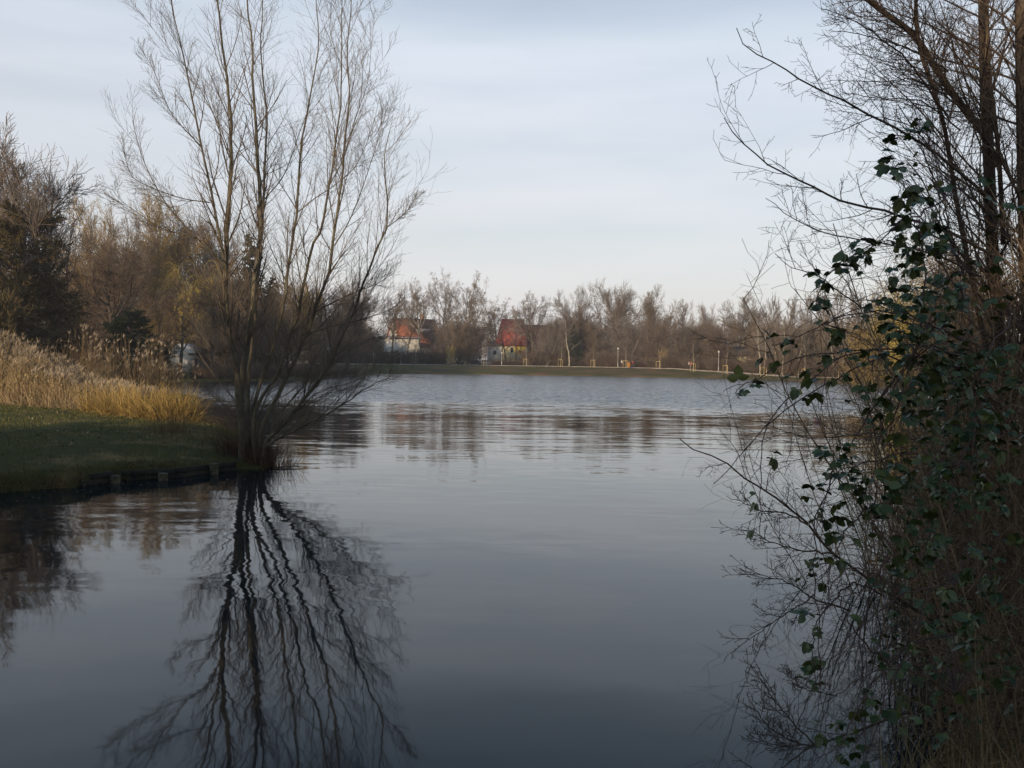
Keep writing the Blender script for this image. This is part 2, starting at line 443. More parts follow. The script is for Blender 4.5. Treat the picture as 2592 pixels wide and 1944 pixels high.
# water
def water_material():
    m = bpy.data.materials.new('water'); m.use_nodes = True
    nt = m.node_tree; b = nt.nodes['Principled BSDF']
    b.inputs['Base Color'].default_value = (0.005, 0.010, 0.012, 1)
    b.inputs['Roughness'].default_value = 0.03
    b.inputs['IOR'].default_value = 1.333
    b.inputs['Specular IOR Level'].default_value = 0.44
    b.inputs['Specular Tint'].default_value = (0.60, 0.88, 1.0, 1)
    N = nt.nodes.new; K = nt.links.new
    tcn = N('ShaderNodeTexCoord'); sep = N('ShaderNodeSeparateXYZ')
    K(tcn.outputs['Object'], sep.inputs[0])
    def noise(sx, sy, scale, detail=2, rough=0.5, rot=0.0, dist=0.0):
        mp = N('ShaderNodeMapping'); mp.inputs['Scale'].default_value = (sx, sy, 1); mp.inputs['Rotation'].default_value = (0, 0, rot)
        n = N('ShaderNodeTexNoise'); n.inputs['Scale'].default_value = scale; n.inputs['Detail'].default_value = detail
        n.inputs['Roughness'].default_value = rough; n.inputs['Distortion'].default_value = dist
        K(tcn.outputs['Object'], mp.inputs[0]); K(mp.outputs[0], n.inputs['Vector'])
        return n.outputs['Fac']
    def mr(v, a, b_, c, d, smooth=True):
        n = N('ShaderNodeMapRange')
        if smooth: n.interpolation_type = 'SMOOTHSTEP'
        n.inputs['From Min'].default_value = a; n.inputs['From Max'].default_value = b_
        n.inputs['To Min'].default_value = c; n.inputs['To Max'].default_value = d
        K(v, n.inputs['Value']); return n.outputs[0]
    def math_(op, a, b_):
        n = N('ShaderNodeMath'); n.operation = op
        for i, v in enumerate((a, b_)):
            if isinstance(v, (int, float)): n.inputs[i].default_value = v
            else: K(v, n.inputs[i])
        return n.outputs[0]
    Y = sep.outputs['Y']
    def ncol(sx, sy, scale, detail=2, rough=0.5, rot=0.0):
        mp = N('ShaderNodeMapping'); mp.inputs['Scale'].default_value = (sx, sy, 1); mp.inputs['Rotation'].default_value = (0, 0, rot)
        n = N('ShaderNodeTexNoise'); n.inputs['Scale'].default_value = scale; n.inputs['Detail'].default_value = detail; n.inputs['Roughness'].default_value = rough
        K(tcn.outputs['Object'], mp.inputs[0]); K(mp.outputs[0], n.inputs['Vector'])
        return n.outputs['Color']
    def vm(op, a, b_, sc_=None):
        n = N('ShaderNodeVectorMath'); n.operation = op
        for i, v in enumerate((a, b_)):
            if v is None: continue
            if isinstance(v, tuple): n.inputs[i].default_value = v
            else: K(v, n.inputs[i])
        if sc_ is not None:
            if isinstance(sc_, (int, float)): n.inputs['Scale'].default_value = sc_
            else: K(sc_, n.inputs['Scale'])
        return n.outputs[0]
    def slope(colr, wx, wy, amp, cy=0.5):
        c_ = vm('SUBTRACT', colr, (0.5, cy, 0.5)); c_ = vm('MULTIPLY', c_, (wx, wy, 0.0)); return vm('SCALE', c_, None, amp)
    warp = noise(0.35, 1, 0.10, 4, 0.6); fine = noise(0.35, 1.4, 0.9, 3, 0.7)
    Yw = math_('ADD', math_('ADD', Y, math_('MULTIPLY', math_('SUBTRACT', warp, 0.5), 34.0)), math_('MULTIPLY', math_('SUBTRACT', fine, 0.5), 34.0))
    # wind-ruffled far water, rippled middle distance, near water calm: wave slopes from the size of the waves there
    ruff = mr(Yw, 44, 66, 0.0, 1)
    mid = math_('MULTIPLY', mr(Y, 17, 34, 0.0, 1), mr(Y, 60, 90, 1, 0.3))
    patch = mr(noise(0.25, 1, 0.22, 2), 0.42, 0.62, 0.1, 1.0)
    s1 = slope(ncol(0.7, 1.6, 2.6, 3, 0.6), 0.6, 1.0, math_('MULTIPLY', ruff, 0.85), 0.63)
    s2 = slope(ncol(0.13, 1.5, 2.3, 3, 0.65), 0.25, 1.0, math_('MULTIPLY', mid, 0.115), 0.51)
    s2b = slope(ncol(0.12, 1.6, 0.9, 2, 0.5, 0.03), 0.2, 1.0, math_('MULTIPLY', math_('MULTIPLY', patch, mr(Y, 12, 18, 0, 1)), 0.03))
    s3 = slope(ncol(0.45, 1.6, 2.2, 3, 0.55, 0.1), 1.0, 0.6, math_('MULTIPLY', math_('MULTIPLY', mr(Y, 6.5, 15, 0.35, 1.0), mr(noise(0.5, 1, 0.35, 2), 0.38, 0.62, 0.35, 1.25)), 0.085))
    s4 = slope(ncol(0.6, 1.0, 0.35, 1, 0.4), 1.0, 1.0, 0.02)
    tot = vm('ADD', vm('ADD', s1, s2), vm('ADD', vm('ADD', s2b, s3), s4))
    nn = vm('NORMALIZE', vm('ADD', tot, (0.0, 0.0, 1.0)), None)
    K(nn, b.inputs['Normal'])
    return m
wg = Geo(); wg.quad((-400, -40, 0), (400, -40, 0), (400, 260, 0), (-400, 260, 0))
w = wg.build('water', water_material()); tag(w, kind='structure')

# far path, a sheet a little above the sloping lawn with a low pale kerb towards the water
PD = [(560, 150), (700, 165), (760, 176), (900, 188), (1050, 205), (1200, 217), (1460, 221), (1600, 212), (1760, 197), (1950, 181), (2100, 166), (2222, 151), (2400, 126)]
pl = spline([(XD(a, b), b) for a, b in PD], 90)
tn = np.gradient(pl, axis=0); tn /= np.linalg.norm(tn, axis=1, keepdims=True)
nrm = np.stack([-tn[:, 1], tn[:, 0]], 1)
fr = pl; bk = pl + nrm * 3.0
zf = ground_h(fr[:, 0], fr[:, 1]) + 0.05; zb = zf + 0.10
V = np.vstack([np.c_[fr, zf], np.c_[bk, zb], np.c_[fr, zf - 0.5]])
n_ = len(pl); i_ = np.arange(n_ - 1)
pm = raw_mesh('path', V, [np.stack([i_, i_ + 1, n_ + i_ + 1, n_ + i_], 1), np.stack([2 * n_ + i_, 2 * n_ + i_ + 1, i_ + 1, i_], 1)], mat('path_gravel', (0.27, 0.23, 0.18), (0.36, 0.31, 0.25), scale=0.6))
tag(link('path', pm), kind='structure')

# the near left peninsula: lawn with a timber edge
FRONT = [(-260, 1275), (0, 1250), (206, 1233), (309, 1217), (447, 1209), (550, 1195), (600, 1190), (676, 1189)]
pen = [W(a, b)[:2] for a, b in FRONT] + [np.array(p) for p in ((-6.25, 24.0), (-6.9, 26.0), (-8.4, 29.0), (-11.2, 33.2), (-14.5, 38.0), (-18.5, 43.5), (-19.5, 56), (-26, 62), (-60, 64), (-75, 40), (-60, 20))]
front_end = len(FRONT)
pen = np.array(pen)
bx = np.arange(-76, -5, 0.45); by = np.arange(14, 65, 0.45)
bx = np.r_[np.arange(-76, -26, 2.0), np.arange(-26, -4.6, 0.3)]; by = np.r_[np.arange(14, 34, 0.3), np.arange(34, 66, 1.0)]
PX, PY = np.meshgrid(bx, by)
sdp = poly_sd(PX, PY, pen)
rg = np.random.default_rng(9)
def pen_h(X, Y):
    d = -poly_sd(np.asarray(X, float), np.asarray(Y, float), pen)
    tip = np.clip((np.asarray(X, float) + 8.6) / 2.5, 0, 1)
    top = (0.30 + 0.22 * np.clip(d / 3, 0, 1) + 0.15 * np.clip(d / 12, 0, 1)) * (1 - 0.8 * tip)
    return np.where(d > 0, top * np.clip(0.2 + d / 0.35, 0, 1), -0.5 + np.clip(d, -1, 0))
PZ = pen_h(PX, PY) + rg.normal(0, 0.012, PX.shape)
PZ += np.where(PZ > 0.1, 0.03 * np.sin(PX * 1.7 + 1.3 * np.sin(PY * 0.9)), 0)
nx, ny = len(bx), len(by)
ii = (np.arange(ny - 1)[:, None] * nx + np.arange(nx - 1)[None]).ravel()
lm = mat('lawn', (0.062, 0.062, 0.015), (0.17, 0.115, 0.045), scale=0.9, rough=0.95, bump=0.03, bscale=18, lo=0.40, hi=0.66, detail=8, c3=(0.055, 0.055, 0.016), spec=0.1)
me = raw_mesh('grass_bank', np.stack([PX, PY, PZ], -1).reshape(-1, 3), [np.stack([ii, ii + 1, ii + nx + 1, ii + nx], 1)], lm, True)
tag(link('grass_bank', me), kind='structure')

# ---------------------------------------------------------------- timber edging of the peninsula
rt0 = random.Random(5)
root = empty('timber_edging', (0, 0, 0), 0, 'dark weathered timber edging with low round posts along the near grass bank', 'edging')
fe = np.array([W(a, b)[:2] for a, b in FRONT[:7]])
for i in range(2, len(fe) - 1):
    a, b = fe[i], fe[i + 1]
    ln = np.linalg.norm(b - a); k = max(1, int(ln / 1.8))
    gq = Geo()
    rz = math.atan2(*(b - a)[::-1])
    for j in range(k):
        for lv in range(2):
            c = a + (b - a) * (j + 0.5) / k
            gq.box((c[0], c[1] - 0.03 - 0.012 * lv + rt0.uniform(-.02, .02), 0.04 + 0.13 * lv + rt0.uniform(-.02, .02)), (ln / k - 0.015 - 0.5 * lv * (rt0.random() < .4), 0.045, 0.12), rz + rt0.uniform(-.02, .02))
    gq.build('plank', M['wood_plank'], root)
for px, py, tp in ((297, 1222, 0.17), (417, 1214, 0.16), (545, 1198, 0.25)):
    c = W(px, py)
    gq = Geo(); gq.tubes([[c[0], c[1] - 0.1, -0.5], [c[0], c[1] - 0.1, 0.1], [c[0], c[1] - 0.1, tp]], np.array([[0.105, 0.105, 0.10]]), 10, cap=True)
    gq.build('post', M['wood_post'], root, True)

# ================================================================ TREES
def tree_mesh(seed, kind):
    """returns (trunk mesh, crown mesh, height) for one kind of bare tree"""
    rng = np.random.default_rng(seed)
    A, B = Geo(), Geo()
    up = np.array([[0, 0, 1.0]])
    if kind == 'fan':            # clean trunk then many ascending limbs in a rounded fan
        H = 15; tl = np.array([9.0]); p = grow(rng, np.zeros((1, 3)), up, tl, 9, 0.03, 0.05); r = taper(np.array([0.26]), 9, 0.35)
        A.tubes(p, r, 7)
        q0 = spawn(rng, p, r, tl, 20, 0.36, 1.0, 0.90, 0.86, 0.6, 0.38, aj=0.28); n = 7
        p1 = grow(rng, *q0[:3], n, 0.06, 0.05); r1 = taper(q0[3], n, 0.25); A.tubes(p1, r1, 4)
        q = spawn(rng, p1, r1, q0[2], 11, 0.15, 1.0, 0.6, 0.40, 0.6, 0.3); p2 = grow(rng, *q[:3], 5, 0.10, 0.05); r2 = taper(q[3], 5, 0.3, 0.018); B.tubes(p2, r2, 3)
        q = spawn(rng, p2, r2, q[2], 8, 0.12, 1.0, 0.6, 0.6, 0.6, 0.3, rmin=0.013); p3 = grow(rng, *q[:3], 3, 0.12, 0.06); B.tubes(p3, taper(q[3], 3, 0.5, 0.013), 3)
        q = spawn(rng, p3, taper(q[3], 3, 0.5), q[2], 4, 0.2, 1.0, 0.6, 0.85, 0.6, 0.2, rmin=0.010); p4 = grow(rng, *q[:3], 2, 0.12, 0.06); B.tubes(p4, taper(q[3], 2, 0.6, 0.011), 3)
    elif kind == 'plane':        # crooked, open, knobbly twigs
        tl = np.array([8.0]); p = grow(rng, np.zeros((1, 3)), up, tl, 8, 0.05, 0.05); r = taper(np.array([0.3]), 8, 0.4)
        A.tubes(p, r, 7)
        q0 = spawn(rng, p, r, tl, 13, 0.38, 1.0, 0.85, 0.8, 0.6, 0.25); p1 = grow(rng, *q0[:3], 8, 0.17, 0.06); r1 = taper(q0[3], 8, 0.25); A.tubes(p1, r1, 4)
        q = spawn(rng, p1, r1, q0[2], 9, 0.2, 1.0, 0.85, 0.45, 0.6, 0.3); p2 = grow(rng, *q[:3], 5, 0.2, 0.04); r2 = taper(q[3], 5, 0.3, 0.02); B.tubes(p2, r2, 3)
        q = spawn(rng, p2, r2, q[2], 7, 0.15, 1.0, 0.85, 0.55, 0.6, 0.3, rmin=0.016); p3 = grow(rng, *q[:3], 3, 0.3, 0.03); r3 = taper(q[3], 3, 0.5, 0.015); B.tubes(p3, r3, 3)
        q = spawn(rng, p3, r3, q[2], 4, 0.2, 1.0, 0.9, 0.6, 0.7, 0.2, rmin=0.014); p4 = grow(rng, *q[:3], 2, 0.3, -0.02); B.tubes(p4, taper(q[3], 2, 0.8, 0.014), 3)
    elif kind == 'poplar':       # tall narrow broom
        tl = np.array([14.0]); p = grow(rng, np.zeros((1, 3)), up, tl, 10, 0.02, 0.06); r = taper(np.array([0.24]), 10, 0.15)
        A.tubes(p, r, 7)
        q0 = spawn(rng, p, r, tl, 34, 0.18, 0.98, 0.6, 0.38, 0.5, 0.55); p1 = grow(rng, *q0[:3], 6, 0.06, 0.16); r1 = taper(q0[3], 6, 0.25); A.tubes(p1, r1, 4)
        q = spawn(rng, p1, r1, q0[2], 9, 0.15, 1.0, 0.5, 0.42, 0.55, 0.3); p2 = grow(rng, *q[:3], 4, 0.08, 0.14); r2 = taper(q[3], 4, 0.3, 0.016); B.tubes(p2, r2, 3)
        q = spawn(rng, p2, r2, q[2], 7, 0.1, 1.0, 0.45, 0.6, 0.6, 0.3, rmin=0.012); p3 = grow(rng, *q[:3], 3, 0.1, 0.12); B.tubes(p3, taper(q[3], 3, 0.5, 0.012), 3)
    elif kind == 'bushy':        # branches from low down, very twiggy
        m = 6; a = rng.uniform(0, 6.28, m)
        d0 = np.stack([np.cos(a) * 0.34, np.sin(a) * 0.34, np.ones(m)], 1)
        tl = rng.uniform(6.5, 9, m); p = grow(rng, np.zeros((m, 3)), d0, tl, 8, 0.06, 0.04); r = taper(np.full(m, 0.13), 8, 0.3)
        A.tubes(p, r, 5)
        q0 = spawn(rng, p, r, tl, 15, 0.10, 1.0, 0.85, 0.42, 0.55, 0.35); p1 = grow(rng, *q0[:3], 5, 0.12, 0.04); r1 = taper(q0[3], 5, 0.25, 0.02); B.tubes(p1, r1, 3)
        q = spawn(rng, p1, r1, q0[2], 9, 0.1, 1.0, 0.75, 0.55, 0.55, 0.3, rmin=0.016); p2 = grow(rng, *q[:3], 3, 0.14, 0.08); r2 = taper(q[3], 3, 0.4, 0.014); B.tubes(p2, r2, 3)
        q = spawn(rng, p2, r2, q[2], 7, 0.1, 1.0, 0.7, 0.65, 0.7, 0.3, rmin=0.013); p3 = grow(rng, *q[:3], 2, 0.16, 0.06); B.tubes(p3, taper(q[3], 2, 0.6, 0.012), 3)
    elif kind == 'shrub':        # waist to head high mass of stems
        m = 64; a = rng.uniform(0, 6.28, m); rr = rng.uniform(0, 1.4, m)
        p0 = np.stack([np.cos(a) * rr, np.sin(a) * rr * 0.7, np.zeros(m)], 1)
        d0 = np.stack([np.cos(a) * 0.5, np.sin(a) * 0.5, np.ones(m)], 1)
        tl = rng.uniform(1.5, 2.9, m); p = grow(rng, p0, d0, tl, 5, 0.1, 0.0); r = taper(np.full(m, 0.035), 5, 0.4); A.tubes(p, r, 3)
        q0 = spawn(rng, p, r, tl, 10, 0.05, 1.0, 0.75, 0.45, 0.6, 0.3, rmin=0.015); p1 = grow(rng, *q0[:3], 3, 0.14, 0.05); r1 = taper(q0[3], 3, 0.5, 0.011); B.tubes(p1, r1, 3)
        q = spawn(rng, p1, r1, q0[2], 5, 0.1, 1.0, 0.7, 0.5, 0.8, 0.3, rmin=0.01); p2 = grow(rng, *q[:3], 2, 0.15, 0.03); B.tubes(p2, taper(q[3], 2, 0.6, 0.009), 3)
    elif kind == 'weeping':      # spreading limbs with hanging curtains of twigs
        tl = np.array([6.0]); p = grow(rng, np.zeros((1, 3)), up, tl, 6, 0.05, 0.05); r = taper(np.array([0.35]), 6, 0.6); A.tubes(p, r, 8)
        q0 = spawn(rng, p, r, tl, 9, 0.4, 1.0, 0.7, 1.25, 0.6, 0.1); p1 = grow(rng, *q0[:3], 8, 0.1, 0.05); r1 = taper(q0[3], 8, 0.25); A.tubes(p1, r1, 4)
        q = spawn(rng, p1, r1, q0[2], 10, 0.25, 1.0, 0.8, 0.4, 0.5, 0.2); p2 = grow(rng, *q[:3], 6, 0.12, -0.06); r2 = taper(q[3], 6, 0.3, 0.02); B.tubes(p2, r2, 3)
        q = spawn(rng, p2, r2, q[2], 24, 0.1, 1.0, 0.8, 1.0, 0.4, 0.0, rmin=0.012); ln = np.minimum(rng.uniform(2.0, 5.5, len(q[2])), q[0][:, 2] - 0.8).clip(0.5)
        p3 = grow(rng, q[0], q[1], ln, 6, 0.05, -0.5); B.tubes(p3, taper(q[3], 6, 0.7, 0.010), 3)
    elif kind == 'spruce':
        H = 13.0; tl = np.array([H]); p = grow(rng, np.zeros((1, 3)), up, tl, 12, 0.01, 0.05); r = taper(np.array([0.2]), 12, 0.08); A.tubes(p, r, 6)
        k = 120; t = np.linspace(0.04, 0.985, k); i = t * 12; i0 = np.minimum(i.astype(int), 11)
        pos = p[0, i0] + (p[0, i0 + 1] - p[0, i0]) * (i - i0)[:, None]
        a = rng.uniform(0, 6.28, k); Ln = (1 - t) ** 0.85 * 3.3 * rng.uniform(0.75, 1.15, k) + 0.15
        d0 = np.stack([np.cos(a), np.sin(a), np.full(k, -0.1)], 1)
        p1 = grow(rng, pos, d0, Ln, 5, 0.05, -0.02); r1 = taper(np.full(k, 0.03), 5, 0.3); A.tubes(p1, r1, 3)
        q = spawn(rng, p1, r1, Ln, 16, 0.05, 1.0, 0.9, 0.36, 0.6, 0.5); p2 = grow(rng, *q[:3], 2, 0.1, -0.1); s_ = np.array([0.9, 0.2, 0.4])
        B.tubes(p2, np.full((len(p2), 3), 0.05) * np.array([1, 1.2, 0.4]), 3)
        q = spawn(rng, p2, np.full((len(p2), 3), 0.03), q[2], 4, 0.1, 1.0, 0.8, 0.6, 0.6, 0.3, lmin=0.12); p3 = grow(rng, *q[:3], 1, 0.1, -0.15)
        B.tubes(p3, np.full((len(p3), 2), 0.028), 3)
    elif kind == 'pine':         # dark broken evergreen with drooping plates of foliage
        tl = np.array([15.0]); p = grow(rng, np.zeros((1, 3)), up, tl, 10, 0.03, 0.05); r = taper(np.array([0.32]), 10, 0.2); A.tubes(p, r, 7)
        q0 = spawn(rng, p, r, tl, 60, 0.06, 0.99, 1.3, 0.36, 0.35, 0.62); p1 = grow(rng, *q0[:3], 6, 0.10, 0.02); r1 = taper(q0[3], 6, 0.25); A.tubes(p1, r1, 4)
        q = spawn(rng, p1, r1, q0[2], 20, 0.1, 1.0, 0.8, 0.38, 0.5, 0.3); p2 = grow(rng, *q[:3], 3, 0.15, 0.02); r2 = taper(q[3], 3, 0.5, 0.03); B.tubes(p2, r2, 3)
        q = spawn(rng, p2, r2, q[2], 14, 0.1, 1.0, 0.8, 0.5, 0.6, 0.2, lmin=0.35); p3 = grow(rng, *q[:3], 2, 0.2, 0.05); B.tubes(p3, np.full((len(p3), 3), 0.028) * np.array([1, 1.1, 0.3]), 3)
    elif kind == 'slender':
        tl = np.array([12.0]); p = grow(rng, np.zeros((1, 3)), up, tl, 9, 0.05, 0.05); r = taper(np.array([0.15]), 9, 0.2); A.tubes(p, r, 6)
        q0 = spawn(rng, p, r, tl, 16, 0.3, 1.0, 0.75, 0.3, 0.5, 0.5); p1 = grow(rng, *q0[:3], 5, 0.12, 0.09); r1 = taper(q0[3], 5, 0.25, 0.02); A.tubes(p1, r1, 3)
        q = spawn(rng, p1, r1, q0[2], 8, 0.15, 1.0, 0.6, 0.45, 0.55, 0.3, rmin=0.016); p2 = grow(rng, *q[:3], 3, 0.14, 0.06); r2 = taper(q[3], 3, 0.4, 0.014); B.tubes(p2, r2, 3)
        q = spawn(rng, p2, r2, q[2], 5, 0.1, 1.0, 0.6, 0.6, 0.7, 0.3, rmin=0.012); p3 = grow(rng, *q[:3], 2, 0.16, 0.06); B.tubes(p3, taper(q[3], 2, 0.6, 0.012), 3)
    top = max(v[:, 2].max() for v in A.V + B.V)
    allx = np.concatenate([v[:, 0] for v in B.V]); wid = np.percentile(np.abs(allx), 97) * 2
    return A, B, float(top), float(wid)

_geo = {}; _mesh = {}
def get_tree(kind, seed):
    if (kind, seed) not in _geo: _geo[(kind, seed)] = tree_mesh(seed * 7 + sum(map(ord, kind)), kind)
    return _geo[(kind, seed)]
def crown_mesh(kind, seed, which, mt):
    key = (kind, seed, which, mt)
    if key not in _mesh:
        g_ = get_tree(kind, seed)[which]
        _mesh[key] = g_.mesh(kind + ('_trunk' if which == 0 else '_crown'), M[mt], which == 0)
    return _mesh[key]
used_labels = {}
def tree(kind, seed, px, D, ytop, width, bark, twig, label, name='bare_tree', cat='tree', group=None, rz=None, z=None, lean=0.0):
    """crown centred on photograph column px at distance D with its top on row ytop and about `width` columns wide"""
    x = XD(px, D)
    zz = gz(x, D) - 0.05 if z is None else z
    _, _, top, wid = get_tree(kind, seed)
    yh = 914 + (px - 1296) * math.tan(ROLL)
    Ht = CAMZ + (yh - ytop) / F * D - zz
    s = Ht / top
    sx = (width / F * D) / wid if width else s
    o = empty(name, (x, D, zz), rz if rz is not None else random.Random(px * 7 + seed).uniform(0, 6.28), label, cat, group)
    o.scale = (sx, sx, s)
    if lean: o.rotation_euler[1] = lean; 
    link('trunk', crown_mesh(kind, seed, 0, bark), o)
    link('crown', crown_mesh(kind, seed, 1, twig), o)
    used_labels[label] = used_labels.get(label, 0) + 1
    o['col'] = float(px)
    return o

# ---- tall trees of the far treeline (column, distance, row of the top, width)
tree('plane', 1, 905, 205, 705, 95, 'bark_grey', 'twig_grey', 'pale bare tree over the white hall end of the orange-roofed house')
tree('plane', 2, 992, 214, 712, 100, 'bark_grey', 'twig_brown', 'bare crooked tree left of the orange-roofed house gable')
tree('plane', 3, 1062, 232, 700, 90, 'bark_pale', 'twig_brown', 'bare tree with pale forked trunk in front of the orange roof')
tree('plane', 1, 1117, 236, 674, 80, 'bark_grey', 'twig_grey', 'tall narrow bare tree with open crown above the white van', rz=1.0)
tree('plane', 2, 1182, 238, 680, 110, 'bark_grey', 'twig_brown', 'tallest spreading bare tree between the white van and the red-roofed house', rz=2.2)
tree('plane', 1, 1258, 262, 742, 80, 'bark_dark', 'twig_brown', 'dense bare tree at the left edge of the dark red roof')
tree('plane', 3, 1350, 230, 734, 110, 'bark_dark', 'twig_grey', 'dark forked bare tree rising in front of the dark red roof', rz=0.6)
tree('fan', 1, 1456, 236, 706, 118, 'bark_grey', 'twig_grey', 'broad fan-shaped bare tree rising behind the dark spruce on the far bank')
tree('fan', 2, 1553, 240, 692, 118, 'bark_grey', 'twig_brown', 'tallest fan-shaped bare tree in the middle of the far treeline')
tree('fan', 3, 1650, 240, 716, 90, 'bark_grey', 'twig_brown', 'open bare tree with several upright limbs right of the tallest fan tree')
tree('plane', 1, 1695, 236, 768, 60, 'bark_grey', 'twig_brown', 'small twisted bare tree above the pale apartment block', rz=4.0)
tree('poplar', 1, 1724, 240, 752, 50, 'bark_dark', 'twig_grey', 'small dense pointed bare tree right of the twisted one')
tree('fan', 1, 1795, 232, 756, 84, 'bark_dark', 'twig_grey', 'grey ball-shaped bare tree above the second globe lamp', rz=2.0)
tree('fan', 3, 1882, 222, 732, 104, 'bark_grey', 'twig_brown', 'large rounded brown bare tree left of the row of poplars', rz=3.0)
for i, (px, yt, w_) in enumerate(((1952, 744, 40), (2002, 740, 44), (2046, 734, 40), (2080, 716, 44), (2122, 722, 50), (2168, 726, 50), (2215, 735, 50))):
    tree('poplar', 1 + i % 2, px, 205 - 6 * i, yt, w_, 'bark_grey', 'twig_brown', ['first', 'second', 'third', 'fourth', 'fifth', 'sixth', 'seventh'][i] + ' from left of the slim bare poplars on the right', group='slim poplars at the right end of the far bank')

# ---- lower brown trees of the far bank
rt = random.Random(11)
lower = [(820, 790), (868, 800), (930, 815), (1118, 800), (1160, 795), (1186, 792), (1163, 812), (1385, 800), (1425, 790), (1490, 772), (1520, 790), (1590, 790), (1622, 800), (1668, 802), (1738, 806), (1752, 808), (1806, 800), (1832, 800), (1930, 800), (1955, 812), (2005, 805), (2055, 812), (2105, 815), (2150, 812), (2200, 808), (2250, 800)]
ordn = ['first', 'second', 'third', 'fourth', 'fifth', 'sixth', 'seventh', 'eighth', 'ninth', 'tenth', 'eleventh', 'twelfth', 'thirteenth', 'fourteenth', 'fifteenth', 'sixteenth', 'seventeenth', 'eighteenth', 'nineteenth', 'twentieth', 'twenty-first', 'twenty-second', 'twenty-third', 'twenty-fourth', 'twenty-fifth', 'twenty-sixth']
def path_D(px): return float(np.interp(px, [a for a, b in PD], [b for a, b in PD]))
for i, (px, yt) in enumerate(lower):
    tree('bushy', 1 + i % 3, px, path_D(px) + rt.uniform(6, 22), yt + rt.uniform(-6, 6), rt.uniform(84, 112), ('bark_dark', 'bark_grey')[i % 2], ('twig_brown', 'twig_red', 'twig_brown', 'twig_grey')[i % 4],
         ordn[i] + ' from the left of the low dense brown trees behind the far path', group='low brown trees behind the far path')
# second rank, filling between
for i, px in enumerate((845, 890, 1130, 1170, 1405, 1460, 1510, 1560, 1605, 1640, 1730, 1780, 1830, 1880, 1930, 1980, 2030, 2080, 2130, 2190, 2240)):
    tree('bushy', 1 + (i + 1) % 3, px, path_D(px) + rt.uniform(24, 44), 806 + rt.uniform(-14, 14), rt.uniform(88, 118), 'bark_dark', ('twig_red', 'twig_brown')[i % 2],
         'bare brown tree merged in the rear rank of the far treeline', group='rear rank of brown trees in the far treeline')
tree('spruce', 1, 1450, 226, 822, 46, 'bark_dark', 'needle', 'dark green spruce beside the pale trunk behind the far path', 'spruce_tree', 'conifer')
tree('spruce', 2, 1071, 262, 782, 26, 'bark_dark', 'needle', 'small dark conifer tip behind the chimney of the orange-roofed house', 'spruce_tree', 'conifer')
tree('slender', 1, 1279, 234, 790, 60, 'bark_dark', 'twig_brown', 'slim dark tree crossing the left part of the dark red roof')
tree('slender', 2, 1308, 236, 770, 60, 'bark_dark', 'twig_grey', 'slim dark tree crossing the right part of the dark red roof', rz=2)
tree('slender', 1, 1030, 236, 760, 60, 'bark_grey', 'twig_brown', 'slim tree standing before the white annexe wall', rz=4)
# pale trunk beside the spruce
tree('slender', 1, 1441, 224, 800, 50, 'bark_pale', 'twig_grey', 'slim tree with a pale straight trunk in front of the far spruce')
tree('bushy', 2, 1682, 216, 874, 28, 'bark_dark', 'twig_orange', 'small orange-brown leafy tree behind a staked sapling', 'small_tree', 'tree')
tree('bushy', 3, 962, 212, 856, 40, 'bark_dark', 'twig_orange', 'small ochre twiggy tree at the left corner of the white wall', 'small_tree', 'tree')
tree('bushy', 1, 1139, 214, 868, 22, 'bark_dark', 'twig_yellow', 'small olive twiggy tree standing in front of the white van', 'small_tree', 'tree')
for i, px in enumerate((1924, 1941, 1963, 1980, 2021, 2036, 2110, 2150)):
    tree('slender', 1 + i % 2, px, path_D(px) + 4 + 1.5 * (i % 3), 790 + 9 * (i % 3), 44, 'bark_pale', 'twig_grey', ordn[i] + ' from left of the thin pale-trunked trees near the bramble tips', group='thin pale-trunked trees at the right of the far bank', rz=i * 1.1)
# hedge of shrubs directly behind the path
shr = list(range(800, 2300, 26))
for i, px in enumerate(shr):
    if 1115 < px < 1175 or 1185 < px < 1245: continue
    tall_ = 940 < px < 1115
    D = path_D(px) + 5 + rt.uniform(0, 3)
    tree('shrub', 1 + i % 2, px, D, (914 + (px - 1296) * 0.0157) - (rt.uniform(24, 36) if 940 < px < 1115 else rt.uniform(14, 40)) * (1.0 if px < 1600 else 0.75) * (0.2 if 1244 < px < 1326 else 1.0), 66, 'twig_dark', ('twig_red', 'twig_brown', 'twig_dark')[i % 3],
         'brown leafless shrub in the hedge behind the far path', 'shrub', 'shrub', 'hedge shrubs behind the far path')

# far-off wood behind everything, one brown mass
def wood(name, pxs, Dfun, topfun, n, seed, mt, label):
    rng = np.random.default_rng(seed)
    px = rng.uniform(pxs[0], pxs[1], n); D = Dfun(px) + rng.uniform(0, 16, n)
    x = np.array([XD(a, b) for a, b in zip(px, D)]); z = ground_h(x, D)
    yh = 914 + (px - 1296) * math.tan(ROLL)
    ht = (CAMZ + (yh - topfun(px) - rng.uniform(-6, 34, n)) / F * D - z).clip(3)
    g_ = Geo(); p = grow(rng, np.stack([x, D, z], 1), np.array([0, 0, 1.0]) + rng.normal(0, 0.06, (n, 3)), ht, 6, 0.05, 0.03); r = taper(np.full(n, 0.09), 6, 0.25, 0.02); g_.tubes(p, r, 3)
    q = spawn(rng, p, r, ht, 12, 0.05, 0.98, 0.7, 0.26, 0.5, 0.4, rmin=0.03); p1 = grow(rng, *q[:3], 4, 0.1, 0.06); r1 = taper(q[3], 4, 0.4, 0.022); g_.tubes(p1, r1, 3)
    q = spawn(rng, p1, r1, q[2], 7, 0.05, 1.0, 0.7, 0.45, 0.7, 0.3, rmin=0.022); g_.tubes(grow(rng, *q[:3], 2, 0.12, 0.04), taper(q[3], 2, 0.6, 0.018), 3)
    tag(g_.build(name, M[mt]), label, 'wood', kind='stuff')
